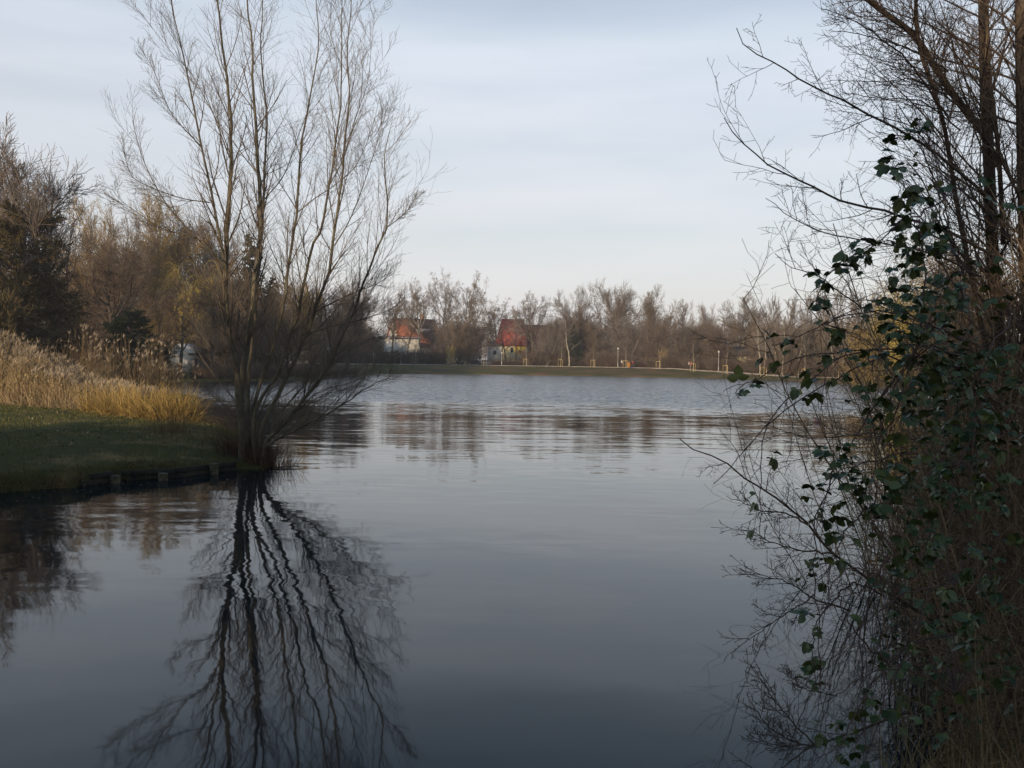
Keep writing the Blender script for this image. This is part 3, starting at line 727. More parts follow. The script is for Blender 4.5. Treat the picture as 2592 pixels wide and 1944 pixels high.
wood('distant_wood', (780, 2330), lambda p: np.interp(p, [780, 1200, 1500, 2300], [240, 275, 275, 205]), lambda p: 812 + 0 * p, 430, 71, 'twig_brown', 'brown mass of bare woodland closing the view behind the houses')
wood('left_wood', (-150, 900), lambda p: np.interp(p, [-150, 600, 900], [150, 165, 215]), lambda p: np.interp(p, [-150, 150, 230, 450, 540, 700, 900], [640, 690, 640, 640, 700, 750, 800]), 560, 72, 'twig_red', 'dark brown mass of bare woodland behind the trees on the left')

# ---- left side
tree('fan', 2, 90, 76, 300, 370, 'bark_dark', 'twig_grey', 'tall grey bare tree at the left edge with a wide fan of twigs', z=0.5)
tree('fan', 3, -40, 90, 290, 150, 'bark_dark', 'twig_red', 'pinkish bare tree cut by the left edge of the picture', z=0.5)
tree('pine', 1, 38, 72, 495, 255, 'bark_dark', 'needle_brown', 'dark evergreen with broken drooping boughs behind the tall reeds', 'evergreen_tree', 'conifer', z=0.5)
tree('pine', 2, -60, 66, 540, 240, 'bark_dark', 'needle_brown', 'dark evergreen half outside the left edge of the picture', 'evergreen_tree', 'conifer', z=0.5)
tree('slender', 2, 182, 96, 545, 120, 'bark_dark', 'twig_dark', 'slender dark-stemmed tree right of the evergreen', z=0.6)
tree('slender', 1, 150, 99, 560, 110, 'bark_dark', 'twig_dark', 'thin dark tree close against the evergreen', z=0.6, rz=2)
tree('fan', 1, 255, 128, 470, 230, 'bark_dark', 'twig_orange', 'orange-brown bare tree with bushy top left of the yellow willow', z=0.8)
tree('fan', 3, 395, 138, 462, 230, 'bark_dark', 'twig_orange', 'tallest russet bare tree above the white shed', z=0.8)
tree('fan', 2, 490, 140, 490, 190, 'bark_dark', 'twig_brown', 'brown bare tree between the russet tree and the split waterside willow', z=0.8)
tree('fan', 1, 325, 120, 500, 210, 'bark_dark', 'twig_brown', 'brown bare tree tucked under the russet crown', z=0.8, rz=1.2)
tree('plane', 3, 285, 98, 600, 190, 'bark_dark', 'twig_dark', 'dark forked tree with heavy crooked limbs above the reeds', z=0.5, rz=0.4)
tree('weeping', 1, 492, 122, 640, 190, 'bark_dark', 'twig_yellow', 'yellow weeping willow hanging behind the white shed', 'weeping_willow', z=0.8)
tree('weeping', 2, 405, 132, 600, 150, 'bark_dark', 'twig_orange', 'ochre weeping willow left of the yellow one', 'weeping_willow', z=0.8)
tree('plane', 1, 455, 100, 690, 120, 'bark_dark', 'twig_dark', 'dark low crooked tree leaning in front of the yellow willow', z=0.5, rz=3)
tree('spruce', 1, 636, 135, 592, 120, 'bark_dark', 'needle', 'tall dark spruce behind the stems of the waterside willow', 'spruce_tree', 'conifer', z=0.8)
tree('spruce', 2, 690, 150, 700, 90, 'bark_dark', 'needle', 'lower dark spruce right of the tall spruce', 'spruce_tree', 'conifer', z=0.8)
tree('pine', 2, 352, 94, 782, 170, 'bark_dark', 'needle', 'low round dark evergreen bush behind the plumed reeds', 'evergreen_bush', 'bush', z=0.4)
for i, (px, D, yt, w_, tw, lb) in enumerate((
    (560, 118, 640, 150, 'twig_brown', 'brown bushy tree left of the tall spruce'),
    (612, 112, 720, 130, 'twig_dark', 'dark bushy tree at the foot of the tall spruce'),
    (690, 125, 690, 140, 'twig_brown', 'brown bushy tree right of the tall spruce'),
    (745, 140, 684, 120, 'twig_orange', 'rusty bare tree behind the right stems of the waterside willow'),
    (790, 150, 700, 120, 'twig_red', 'reddish bare tree between the waterside willow and the orange-roofed house'),
    (840, 168, 690, 110, 'twig_grey', 'grey bare tree behind the outermost twigs of the waterside willow'),
    (880, 172, 706, 90, 'twig_brown', 'brown bare tree just left of the pale bare tree'),
    (225, 92, 730, 130, 'twig_dark', 'dark undergrowth tree behind the reeds near the slender stems'),
    (130, 84, 730, 140, 'twig_dark', 'dark undergrowth tree in front of the evergreen trunk'),
    (20, 80, 740, 170, 'twig_dark', 'dark undergrowth tree at the left edge behind the reeds'),
    (540, 104, 800, 110, 'twig_brown', 'low brown tree on the inlet bank right of the white shed'),
    (500, 135, 760, 110, 'twig_orange', 'low ochre tree behind the white shed'),
    (300, 110, 720, 130, 'twig_brown', 'brown undergrowth tree right of the orange brick gable'))):
    tree('bushy', 1 + i % 3, px, D, yt, w_, 'bark_dark', tw, lb)
# low brown shrubs on the inlet bank
for i, px in enumerate(list(range(330, 440, 30)) + list(range(505, 900, 22))):
    yb = np.interp(px, [330, 560, 760, 840, 905], [969.5, 967, 962, 957, 951])
    D = W(px, yb)[1] + rt.uniform(2.0, 5.0)
    tree('shrub', 1 + i % 2, px, D, 905 + rt.uniform(-2, 22), 60, 'twig_dark', ('twig_red', 'twig_brown')[i % 2], 'low reddish-brown shrub on the bank of the inlet', 'shrub', 'shrub', 'low shrubs on the inlet bank')
# right end: yellow weeping willow seen through the brambles
tree('weeping', 1, 2320, 96, 690, 210, 'bark_pale', 'twig_yellow', 'yellow weeping willow across the water behind the brambles', 'weeping_willow', rz=2)
tree('weeping', 2, 2420, 80, 600, 260, 'bark_pale', 'twig_yellow', 'second yellow weeping willow hidden behind the bramble trunks', 'weeping_willow', rz=1)
tree('bushy', 2, 2210, 118, 800, 120, 'bark_dark', 'twig_orange', 'ochre bushy tree at the right corner of the pond')
tree('bushy', 3, 2480, 74, 560, 300, 'bark_dark', 'twig_brown', 'brown bushy tree beyond the right-hand thicket')

# ================================================================ HOUSES
def house(name, loc, rz, w, dpt, eave, ridge, wall, roof, label, wins=(), chim=None, over=0.4, cat='house', hip=0.0):
    """local x = ridge direction (length w), local y = depth; front towards -y"""
    o = empty(name, loc, rz, label, cat)
    q = Geo(); q.prism([(-dpt/2, 0), (dpt/2, 0), (dpt/2, eave), (0, eave + 0.01 if hip else ridge - 0.12), (-dpt/2, eave)], -w/2, w/2, 0)
    wl = q.build('wall', M[wall], o)
    q = Geo(); sl = (ridge - eave) / (dpt/2); t = 0.22
    for sgn in (-1, 1):
        y1 = sgn * (dpt/2 + over); z1 = eave - over * sl
        a = [(0, ridge), (y1, z1), (y1, z1 + t), (0, ridge + t)]
        if sgn > 0: a = a[::-1]
        q.prism(a, -w/2 - over, w/2 + over, 0)
    if hip:
        q = Geo(); a_ = w/2 + over; b_ = dpt/2 + over; r_ = w/2 - hip; z0 = eave - over * sl
        q._add([(-a_, -b_, z0), (a_, -b_, z0), (a_, b_, z0), (-a_, b_, z0), (-r_, 0, ridge + t), (r_, 0, ridge + t)], [[0, 1, 5, 4], [2, 3, 4, 5], [3, 2, 1, 0]], [[1, 2, 5], [3, 0, 4]])
    rf = q.build('roof', M[roof], o)
    q = Geo()
    for sgn in (-1, 1):
        y1 = sgn * (dpt/2 + over); z1 = eave - over * sl
        q.box((0, y1 + sgn * 0.07, z1 + 0.02), (w + 2 * over, 0.12, 0.16))
    q.build('gutter', M['trim'], rf)
    if chim is not None:
        q = Geo(); q.box((chim, dpt * 0.1, ridge + 0.5), (0.8, 0.8, 2.2)); q.box((chim, dpt * 0.1, ridge + 1.65), (0.95, 0.95, 0.14)); q.build('chimney', M['brick_wall'], rf)
    for face, u, z, ww, hh in wins:
        q = Geo(); g2 = Geo()
        if face == 'f':
            q.box((u, -dpt/2 - 0.03, z), (ww, 0.08, hh)); g2.box((u, -dpt/2 - 0.06, z), (ww - 0.2, 0.06, hh - 0.2)); 
        elif face == 'l':
            q.box((-w/2 - 0.03, u, z), (0.08, ww, hh)); g2.box((-w/2 - 0.06, u, z), (0.06, ww - 0.2, hh - 0.2))
        elif face == 'r':
            q.box((w/2 + 0.03, u, z), (0.08, ww, hh)); g2.box((w/2 + 0.06, u, z), (0.06, ww - 0.2, hh - 0.2))
        fr_ = q.build('window', M['frame_white'], o); g2.build('pane', M['glass'], fr_)
    return o, wl, rf
# A: white gabled house, orange tiles (ridge runs to the right and back)
hx = XD(1046, 256)
hA, wA, rA = house('gabled_house', (hx, 256, 1.5), math.radians(28), 12.5, 13.0, 5.2, 12.9, 'white_wall', 'roof_orange',
    'white gabled house with an orange tiled roof behind the far trees',
    [('l', -3, 6.2, 1.3, 1.4), ('l', 0.5, 6.2, 1.3, 1.4), ('l', 0, 9.2, 1.1, 1.2), ('f', -3.6, 3.4, 1.4, 1.5), ('f', 0, 3.4, 1.4, 1.5), ('f', 3.6, 3.4, 1.4, 1.5), ('l', -3, 2.8, 1.5, 1.6), ('l', 2.5, 2.8, 1.5, 1.6)], 3.2)
q = Geo(); q.box((1.5, -3.6, 9.6), (4.2, 0.5, 0.9)); q.build('dormer_strip', M['frame_white'], rA)
q = Geo(); q.box((-6.25 - 0.55, 0, 4.5), (1.1, 10.5, 0.12)); q.box((-6.25 - 1.05, 0, 5.0), (0.08, 10.5, 0.95)); q.build('balcony', M['white_wall'], hA)
# long white low hall in front-left of it
house('low_hall', (XD(1012, 243), 243, 1.5), math.radians(4), 11.0, 5.0, 7.0, 7.25, 'white_wall', 'grey_wall', 'long low white annexe catching the sun below the orange roof', [('f', -3.5, 2.6, 1.6, 1.2), ('f', 0, 2.6, 1.6, 1.2), ('f', 3.5, 2.6, 1.6, 1.2)], cat='annexe')
# B: red roofed house
hB, wB, rB = house('red_roofed_house', (XD(1296, 250), 250, 1.5), math.radians(-4), 8.6, 8.0, 6.0, 12.9, 'cream_wall', 'roof_red',
    'cream house with a steep dark red roof in the middle of the far bank',
    [('f', -2.9, 4.4, 1.0, 1.5), ('f', 0.2, 4.4, 0.9, 1.5), ('f', -2.9, 1.7, 1.0, 1.5), ('f', 2.6, 1.7, 1.2, 1.5)], None, over=0.3, hip=1.2)
q = Geo(); q.box((2.5, -4.06, 4.6), (3.4, 0.14, 2.4)); q.build('yellow_panel', M['yellow_wall'], hB)
house('rear_house', (XD(1345, 262), 262, 1.5), math.radians(-6), 9.5, 7.0, 7.4, 11.9, 'brick_wall', 'roof_orange', 'house with an orange-brown roof just behind and right of the dark red roof', [('f', -2, 5, 1.2, 1.4), ('f', 2, 5, 1.2, 1.4)])
house('side_annexe', (XD(1254, 248), 248, 1.5), math.radians(-4), 3.8, 5.0, 5.6, 6.6, 'white_wall', 'roof_dark', 'narrow white annexe left of the dark red roof', [('f', 0, 3.6, 1.0, 1.3)], cat='annexe')
# C: apartment block, D: low cream building, others
def block(name, loc, rz, w, dpt, h, floors, cols, wall, label):
    o = empty(name, loc, rz, label, 'building')
    q = Geo(); q.box((0, 0, h/2), (w, dpt, h)); q.build('wall', M[wall], o)
    q = Geo(); q.box((0, 0, h + 0.15), (w + 0.5, dpt + 0.5, 0.3)); q.build('roof', M['roof_dark'], o)
    for f in range(floors):
        for c in range(cols):
            u = (c + 0.5) / cols * w - w/2; z = 1.6 + f * (h - 0.6) / floors
            q = Geo(); q.box((u, -dpt/2 - 0.03, z), (1.5, 0.08, 1.5)); fr_ = q.build('window', M['frame_white'], o)
            q = Geo(); q.box((u, -dpt/2 - 0.06, z), (1.3, 0.06, 1.3)); q.build('pane', M['glass'], fr_)
    return o
block('apartment_block', (XD(1712, 262), 262, 1.5), -0.1, 13, 9, 9.6, 3, 4, 'white_wall', 'white three-storey apartment block glimpsed between the far trees')
block('grey_apartment_block', (XD(880, 225), 225, 1.5), 0.1, 11, 8, 7.2, 2, 3, 'grey_wall', 'grey block behind the waterside willow twigs left of the white annexe')
block('white_block', (XD(782, 190), 190, 1.5), 0.1, 8, 8, 7.4, 2, 2, 'white_wall', 'white block mostly hidden by the right stems of the waterside willow')
house('cream_bungalow', (XD(1876, 214), 214, 1.5), -0.15, 9.0, 6.0, 3.6, 5.4, 'cream_wall', 'roof_dark', 'low cream bungalow with dark roof near the right end of the far path', [('f', -2.4, 1.9, 1.5, 1.4), ('f', 1.4, 1.9, 1.2, 1.4)])
house('small_white_house', (XD(1778, 244), 244, 1.5), 0.1, 7.0, 6.0, 4.4, 6.6, 'white_wall', 'roof_dark', 'small white house right of the apartment block behind trunks', [('f', -1.4, 3.2, 1.1, 1.2)])
house('white_gabled_house', (XD(2050, 200), 200, 1.5), 1.2, 7.0, 6.0, 5.6, 9.0, 'cream_wall', 'roof_orange', 'pale gabled house glimpsed among the poplars on the right', [('f', -1.2, 4.2, 1.1, 1.3), ('l', 0, 4.2, 1.1, 1.3)])
house('brick_house', (XD(222, 165), 165, 1.2), 0.15, 7.0, 8.0, 11.0, 16.0, 'brick_wall', 'brick_wall', 'orange brick house behind the dark forked tree on the left', [('f', -2, 10.5, 1.2, 1.4), ('f', 2, 10.5, 1.2, 1.4)])
# white garden shed on the inlet bank
sx_ = XD(472, 104)
house('garden_shed', (sx_, 104, gz(sx_, 104) - 0.1), math.radians(72), 2.6, 2.5, 2.2, 3.1, 'white_wall', 'frame_white', 'small white gabled shed on the inlet bank among reeds', [('f', 0, 1.4, 0.5, 0.7)], over=0.1, cat='shed')

# ================================================================ SMALL THINGS ON THE FAR BANK
# staked saplings
SAP = [(945, 0), (1050, 0), (1137, 0), (1225, 0), (1332, 1), (1419, 1), (1502, 1), (1584, 1), (1668, 1), (1755, 1), (1838, 1), (1934, 1), (2037, 1), (2132, 1)]
sap_lab = ['staked sapling left of the white annexe with ochre tree behind', 'staked sapling in front of the right end of the white annexe', 'staked sapling in front of the white van', 'staked sapling in front of the parked cars',
  'staked sapling right of the dark red-roofed house', 'staked sapling just left of the far spruce', 'staked sapling midway between the spruce and the person in white', 'staked sapling next to the orange litter bin',
  'staked sapling in front of the small orange-brown tree', 'staked sapling left of the second globe lamp', 'staked sapling just right of the second globe lamp', 'staked sapling before the cream bungalow end',
  'staked sapling below the pale house among poplars', 'rightmost staked sapling, seen through bramble leaves']
for i, (px, yel) in enumerate(SAP):
    rng = np.random.default_rng(100 + i)
    D = path_D(px) - 4.0; x = XD(px, D); z = gz(x, D)
    o = empty('staked_sapling', (x, D, z), rng.uniform(-0.3, 0.3), sap_lab[i], 'sapling', 'staked saplings along the far path')
    hh = rng.uniform(4.2, 6.2)
    p = grow(rng, np.zeros((1, 3)), np.array([[0.0, 0, 1]]), np.array([hh]), 7, 0.03, 0.05); r = taper(np.array([0.055]), 7, 0.35)
    q = Geo(); q.tubes(p, r, 6); q.build('trunk', M['bark_pale'], o)
    s1 = spawn(rng, p, r, np.array([hh]), 11, 0.45, 1.0, 0.6, 0.26, 0.5, 0.4, rmin=0.014); p1 = grow(rng, *s1[:3], 4, 0.08, 0.08); r1 = taper(s1[3], 4, 0.4, 0.012)
    q = Geo(); q.tubes(p1, r1, 3); s2 = spawn(rng, p1, r1, s1[2], 4, 0.2, 1, 0.6, 0.5, 0.7, 0.3, rmin=0.01); q.tubes(grow(rng, *s2[:3], 2, 0.1, 0.05), taper(s2[3], 2, 0.5, 0.009), 3)
    q.build('crown', M['twig_brown'], o)
    sm = M['stake'] if yel else M['stake_grey']
    sh = 2.3 if not yel else 1.85
    tri = [(-0.55, 0.3), (0.55, 0.3), (0.0, -0.5)]
    for (a, b) in tri:
        q = Geo(); q.tubes([[a, b, -0.3], [a * 0.97, b * 0.97, sh]], np.array([[0.042, 0.038]]), 7, cap=True); q.build('stake', sm, o)
    for (a, b) in ((0, 1), (1, 2), (2, 0)):
        A_, B_ = tri[a], tri[b]
        q = Geo(); q.box(((A_[0] + B_[0]) / 2, (A_[1] + B_[1]) / 2, sh - 0.12), (math.dist(A_, B_), 0.03, 0.09), math.atan2(B_[1] - A_[1], B_[0] - A_[0])); q.build('crossbar', sm, o)
# lamps
def lamp(px, ytop, label):
    D = path_D(px) + 3.6; x = XD(px, D); z = gz(x, D)
    yh = 914 + (px - 1296) * math.tan(ROLL); h = CAMZ + (yh - ytop) / F * D - z
    o = empty('street_lamp', (x, D, z), 0, label, 'street lamp', 'lamp posts along the far path')
    q = Geo(); q.tubes([[0, 0, 0], [0, 0, 0.9], [0, 0, 0.95], [0, 0, h - 0.5]], np.array([[0.09, 0.09, 0.06, 0.045]]), 10); q.build('post', M['metal_grey'], o, True)
    n = 9; t = np.linspace(-1, 1, n); q = Geo(); q.tubes(np.stack([0 * t, 0 * t, h - 0.25 + 0.25 * t], 1), (0.21 * np.sqrt(np.clip(1 - t * t, 0.01, 1)))[None], 12); q.build('globe', M['lamp_glass'], o, True)
    q = Geo(); q.tubes([[0, 0, h - 0.02], [0, 0, h + 0.04]], np.array([[0.2, 0.05]]), 10, cap=True); q.build('cap', M['metal_grey'], o)
lamp(1015, 884, 'slim pale lamp post in front of the white annexe')
lamp(1270, 891, 'slim pale lamp post at the left side of the dark red-roofed house')
lamp(1564, 880, 'globe lamp post beside the person in white')
lamp(1819, 888, 'globe lamp post between two saplings near the right end')
# benches
for i, px in enumerate((1064, 1077, 1090)):
    D = path_D(px) + 3.4; x = XD(px, D)
    o = empty('park_bench', (x, D, gz(x, D) + 0.1), 0.0, ['leftmost', 'middle', 'rightmost'][i] + ' of three small dark benches behind the far path', 'bench', 'dark benches behind the far path')
    q = Geo(); [q.box((0, -0.2 + 0.13 * k, 0.45), (1.15, 0.10, 0.04)) for k in range(4)]; q.build('seat', M['wood_plank'], o)
    q = Geo(); [q.box((0, 0.27, 0.6 + 0.14 * k), (1.15, 0.03, 0.10)) for k in range(3)]; q.build('backrest', M['wood_plank'], o)
    for sx in (-0.5, 0.5):
        q = Geo(); q.box((sx, 0, 0.215), (0.06, 0.5, 0.43)); q.build('leg', M['trim'], o)
# litter bin
D = path_D(1590) - 1.0; x = XD(1592, D)
o = empty('litter_bin', (x, D, gz(x, D) + 0.1), 0, 'orange-brown litter bin next to the person in white', 'bin')
q = Geo(); q.tubes([[0, 0, 0.1], [0, 0, 0.15], [0, 0, 1.25], [0, 0, 1.3]], np.array([[0.3, 0.36, 0.4, 0.36]]), 14, cap=True); q.build('body', M['orange_paint'], o, True)
q = Geo(); q.tubes([[0, 0, 1.28], [0, 0, 1.45], [0, 0, 1.5]], np.array([[0.42, 0.34, 0.1]]), 14, cap=True); q.build('lid', M['trim'], o)

# vehicles
def wheel(parent, x, y, r):
    q = Geo(); q.tubes([[x, y - 0.1, r], [x, y + 0.1, r]], np.array([[r, r]]), 18, cap=True); wh = q.build('wheel', M['tyre'], parent)
    q = Geo(); q.tubes([[x, y - 0.115, r], [x, y + 0.115, r]], np.array([[r * 0.55, r * 0.55]]), 12, cap=True); q.build('rim', M['metal_grey'], wh)
def car(px, D, rz, paint, label, s=1.0):
    x = XD(px, D); o = empty('parked_car', (x, D, gz(x, D) + 0.02), rz, label, 'car', 'cars parked behind the far path'); o.scale = (s, s, s)
    prof = [(-2.1, 0.3), (2.1, 0.3), (2.15, 0.62), (2.0, 0.82), (-1.2, 0.92), (-2.0, 0.9), (-2.15, 0.6)]
    q = Geo(); q.prism(prof, -0.84, 0.84, 1); q.build('body', M[paint], o)
    q = Geo(); q.prism([(-1.75, 0.9), (1.15, 0.86), (0.35, 1.42), (-1.25, 1.44)], -0.72, 0.72, 1); q.build('cabin', M[paint], o)
    q = Geo(); q.prism([(-1.5, 0.95), (0.9, 0.93), (0.28, 1.36), (-1.15, 1.37)], -0.735, 0.735, 1); q.build('window', M['glass'], o)
    q = Geo(); q.quad((1.165, -0.62, 0.9), (1.165, 0.62, 0.9), (0.42, 0.58, 1.41), (0.42, -0.58, 1.41)); q.build('windscreen', M['glass'], o)
    for sy in (-0.6, 0.6):
        q = Geo(); q.box((2.13, sy, 0.66), (0.08, 0.3, 0.14)); q.build('headlight', M['lamp_glass'], o)
    for wx in (-1.3, 1.35):
        for wy in (-0.78, 0.78): wheel(o, wx, wy, 0.31)
car(1203, 229, math.radians(8), 'paint_dark', 'dark maroon car parked left of the silver car')
car(1234, 228, math.radians(-12), 'paint_silver', 'silver car parked behind a staked sapling')
x = XD(1149, 228)
o = empty('white_van', (x, 228, gz(x, 228) + 0.02), 0.05, 'white box van parked behind the far path with cab to the left', 'van')
q = Geo(); q.box((0.75, 0, 1.75), (2.9, 2.0, 2.2)); q.build('cargo_box', M['paint_white'], o)
q = Geo(); q.prism([(-2.6, 0.45), (-0.75, 0.45), (-0.75, 2.2), (-1.5, 2.15), (-2.0, 1.35), (-2.6, 1.15)], -0.92, 0.92, 1); q.build('cab', M['paint_white'], o)
q = Geo(); q.prism([(-1.9, 1.3), (-1.0, 1.3), (-1.0, 2.0), (-1.5, 2.0)], -0.94, 0.94, 1); q.build('window', M['glass'], o)
q = Geo(); q.box((-0.1, 0, 0.52), (4.6, 1.6, 0.22)); q.build('chassis', M['trim'], o)
for wx in (-1.8, 1.5):
    for wy in (-0.85, 0.85): wheel(o, wx, wy, 0.36)

# people, each one skinned body with clothing over it
def skin_obj(name, verts, edges, radii, m, parent, root_i=0, sub=1):
    me = bpy.data.meshes.new(name); me.from_pydata(verts, edges, []); me.materials.append(m)
    o = link(name, me, parent)
    md = o.modifiers.new('skin', 'SKIN'); md.use_smooth_shade = True
    for i, v in enumerate(me.skin_vertices[0].data): v.radius = (radii[i], radii[i]); v.use_root = (i == root_i)
    s_ = o.modifiers.new('sub', 'SUBSURF'); s_.levels = sub; s_.render_levels = sub
    return o
def person(px, D, rz, h, top, legs, label, stride=0.22, lean=0.0, scale=1.0):
    x = XD(px, D); o = empty('person', (x, D, gz(x, D) + 0.2), rz, label, 'person')
    k = h / 1.72; o.scale = (k, k, k)
    L_ = lean
    V = [(0, 0, 0.95), (0, L_*0.2, 1.15), (0, L_*0.5, 1.42), (0, L_*0.6, 1.5), (0, L_*0.75, 1.6), (0, L_*0.8, 1.70),
         (-0.10, 0, 0.9), (-0.11, -stride*0.5, 0.5), (-0.11, -stride, 0.08), (-0.11, -stride-0.14, 0.04),
         (0.10, 0, 0.9), (0.11, stride*0.2, 0.5), (0.11, stride, 0.1), (0.11, stride-0.12, 0.04),
         (-0.19, L_*0.5, 1.40), (-0.24, 0.04+L_*0.3, 1.12), (-0.22, -0.10+L_*0.1, 0.88), (-0.21, -0.14+L_*0.1, 0.80),
         (0.19, L_*0.5, 1.40), (0.24, 0.0+L_*0.3, 1.12), (0.22, -0.06, 0.88), (0.21, -0.08, 0.80)]
    E = [(0, 1), (1, 2), (2, 3), (3, 4), (4, 5), (0, 6), (6, 7), (7, 8), (8, 9), (0, 10), (10, 11), (11, 12), (12, 13), (2, 14), (14, 15), (15, 16), (16, 17), (2, 18), (18, 19), (19, 20), (20, 21)]
    R = [0.14, 0.13, 0.15, 0.055, 0.095, 0.07, 0.085, 0.06, 0.04, 0.035, 0.085, 0.06, 0.04, 0.035, 0.06, 0.045, 0.032, 0.035, 0.06, 0.045, 0.032, 0.035]
    skin_obj('body', V, E, R, M['skin'], o)
    ids = [0, 1, 2, 14, 15, 16, 18, 19, 20]; mp = {a: i for i, a in enumerate(ids)}
    skin_obj('jacket', [V[i] for i in ids], [(mp[a], mp[b]) for a, b in E if a in mp and b in mp], [0.18, 0.17, 0.18, 0.09, 0.07, 0.055, 0.09, 0.07, 0.055], M[top], o)
    ids = [0, 6, 7, 8, 10, 11, 12]; mp = {a: i for i, a in enumerate(ids)}
    skin_obj('trousers', [V[i] for i in ids], [(mp[a], mp[b]) for a, b in E if a in mp and b in mp], [0.16, 0.11, 0.085, 0.06, 0.11, 0.085, 0.06], M[legs], o)
    skin_obj('hair', [(0, L_*0.8+0.02, 1.64), (0, L_*0.8+0.02, 1.73)], [(0, 1)], [0.10, 0.075], M['hair'], o)
person(1574, path_D(1574) + 1.2, 1.4, 1.78, 'cloth_white', 'cloth_dark', 'person in a white jacket and dark trousers walking on the far path')
person(1549, path_D(1549) + 6.0, 1.2, 1.6, 'cloth_white', 'cloth_dark', 'person in a pale top standing left of the globe lamp')
person(1603, path_D(1603) + 1.0, -1.5, 1.6, 'cloth_red', 'cloth_dark', 'person in a red jacket leaning forward on the far path', lean=-0.45, stride=0.3)
person(1595, path_D(1595) + 1.6, -1.5, 1.25, 'cloth_pink', 'cloth_red', 'short person in a pink top beside the person in red')
person(1744, path_D(1744) + 1.2, -1.5, 1.7, 'cloth_pink', 'cloth_dark', 'person in a pale pink-grey coat left of a staked sapling')
person(1750, path_D(1750) + 1.5, -1.5, 1.68, 'cloth_red', 'cloth_dark', 'person in a dark red coat walking beside the pale coat')

# duck on the right part of the water
dk = W(2068, 1069)
o = empty('duck', (dk[0], dk[1], 0), math.radians(10), 'dark duck with a pale bill swimming on the pond behind the bramble canes', 'duck')
skin_obj('body', [(0, 0, 0.05), (-0.16, 0, 0.06), (-0.24, 0, 0.11), (0.12, 0, 0.06), (0.17, 0, 0.15), (0.19, 0, 0.22), (0.23, 0, 0.235)], [(0, 1), (1, 2), (0, 3), (3, 4), (4, 5), (5, 6)], [0.095, 0.075, 0.025, 0.07, 0.035, 0.045, 0.025], M['paint_dark'], o, sub=2)
skin_obj('bill', [(0.24, 0, 0.23), (0.29, 0, 0.222)], [(0, 1)], [0.018, 0.012], M['cloth_white'], o)

# ================================================================ REEDS AND GRASSES
def blades(g_, rng, base, ht, n=5, lean=0.25, droop=0.0, w=0.02, curl=0.1, az=None, wt=None):
    m = len(base); a = rng.uniform(0, 6.28, m) if az is None else az
    l_ = np.abs(rng.normal(0, lean, m))
    d = np.stack([np.cos(a) * l_, np.sin(a) * l_, np.ones(m)], 1)
    p = grow(rng, base, d, ht, n, curl * 0.4, -droop)
    t = np.linspace(0, 1, n + 1)
    prof = (1 - t * 0.85) if wt is None else wt
    g_.ribbons(p, w * prof[None] * rng.uniform(0.7, 1.3, (m, 1)), rng=rng)
    return p
def reed_stand(name, poly_fn, count, hmin, hmax, label, seed, plume=0.35, m_='reed', stalkr=0.006, lean=0.08, leafw=0.028):
    """stalks with long leaves and, on some, a feathery plume; one countless mass"""
    rng = np.random.default_rng(seed)
    base, hf = poly_fn(rng, count)
    ph = base[:, 0] * 2.3 + 1.7 * np.sin(base[:, 1] * 1.9); cl_ = 0.5 + 0.5 * np.sin(ph) * np.sin(base[:, 0] * 0.83 + base[:, 1] * 1.3)
    keep = rng.uniform(0, 1, count) < 0.35 + 0.75 * cl_
    base, hf, cl_ = base[keep], (hf if np.ndim(hf) == 0 else hf[keep]), cl_[keep]; count = len(base)
    ht = rng.uniform(hmin, hmax, count) * hf * (0.80 + 0.28 * cl_)
    bent = rng.uniform(0, 1, count) < 0.10
    g_ = Geo()
    a = rng.uniform(0, 6.28, count); l_ = np.abs(rng.normal(0, lean, count))
    l_ = np.where(bent, rng.uniform(0.4, 1.1, count), l_)
    d = np.stack([np.cos(a) * l_ + 0.03, np.sin(a) * l_, np.ones(count)], 1)
    p = grow(rng, base, d, ht, 5, 0.04, -0.02)
    g_.tubes(p, taper(np.full(count, stalkr), 5, 0.6), 3)
    r = taper(np.full(count, stalkr), 5, 0.6)
    q = spawn(rng, p, r, ht, 4, 0.15, 0.9, 0.55, 0.24, 1, 0.2)
    pl_ = grow(rng, q[0], q[1], q[2], 4, 0.10, -0.16)
    g_.ribbons(pl_, leafw * np.array([0.6, 1, 0.9, 0.6, 0.1])[None], rng=rng)
    o = g_.build(name, M[m_]); tag(o, label, 'reeds', kind='stuff')
    if plume > 0:
        sel = rng.uniform(0, 1, count) < plume
        e = p[sel, -1]; dd = norm(p[sel, -1] - p[sel, -2]); mm = len(e)
        g2 = Geo(); k = 9
        e2 = np.repeat(e, k, 0); d2 = np.repeat(dd, k, 0) + rng.normal(0, 0.35, (mm * k, 3)) + np.array([0.25, 0, 0])
        pp = grow(rng, e2 + rng.normal(0, 0.02, e2.shape), d2, rng.uniform(0.12, 0.3, mm * k), 3, 0.1, -0.15)
        g2.ribbons(pp, 0.022 * np.array([0.6, 1, 0.8, 0.2])[None], rng=rng)
        g2.build('plume', M['reed_plume'], o)
    return o
def band(ax, ay, bx_, by_, depth, zfun, taperx=None):
    def f(rng, n):
        t = rng.uniform(0, 1, n); u = rng.uniform(0, 1, n)
        x = ax + (bx_ - ax) * t; y = ay + (by_ - ay) * t + depth * u
        z = zfun(x, y)
        hf = np.ones(n) if taperx is None else np.interp(t, *taperx)
        return np.stack([x, y, z], 1), hf
    return f
zp = lambda x, y: np.maximum(pen_h(x, y), -0.3)
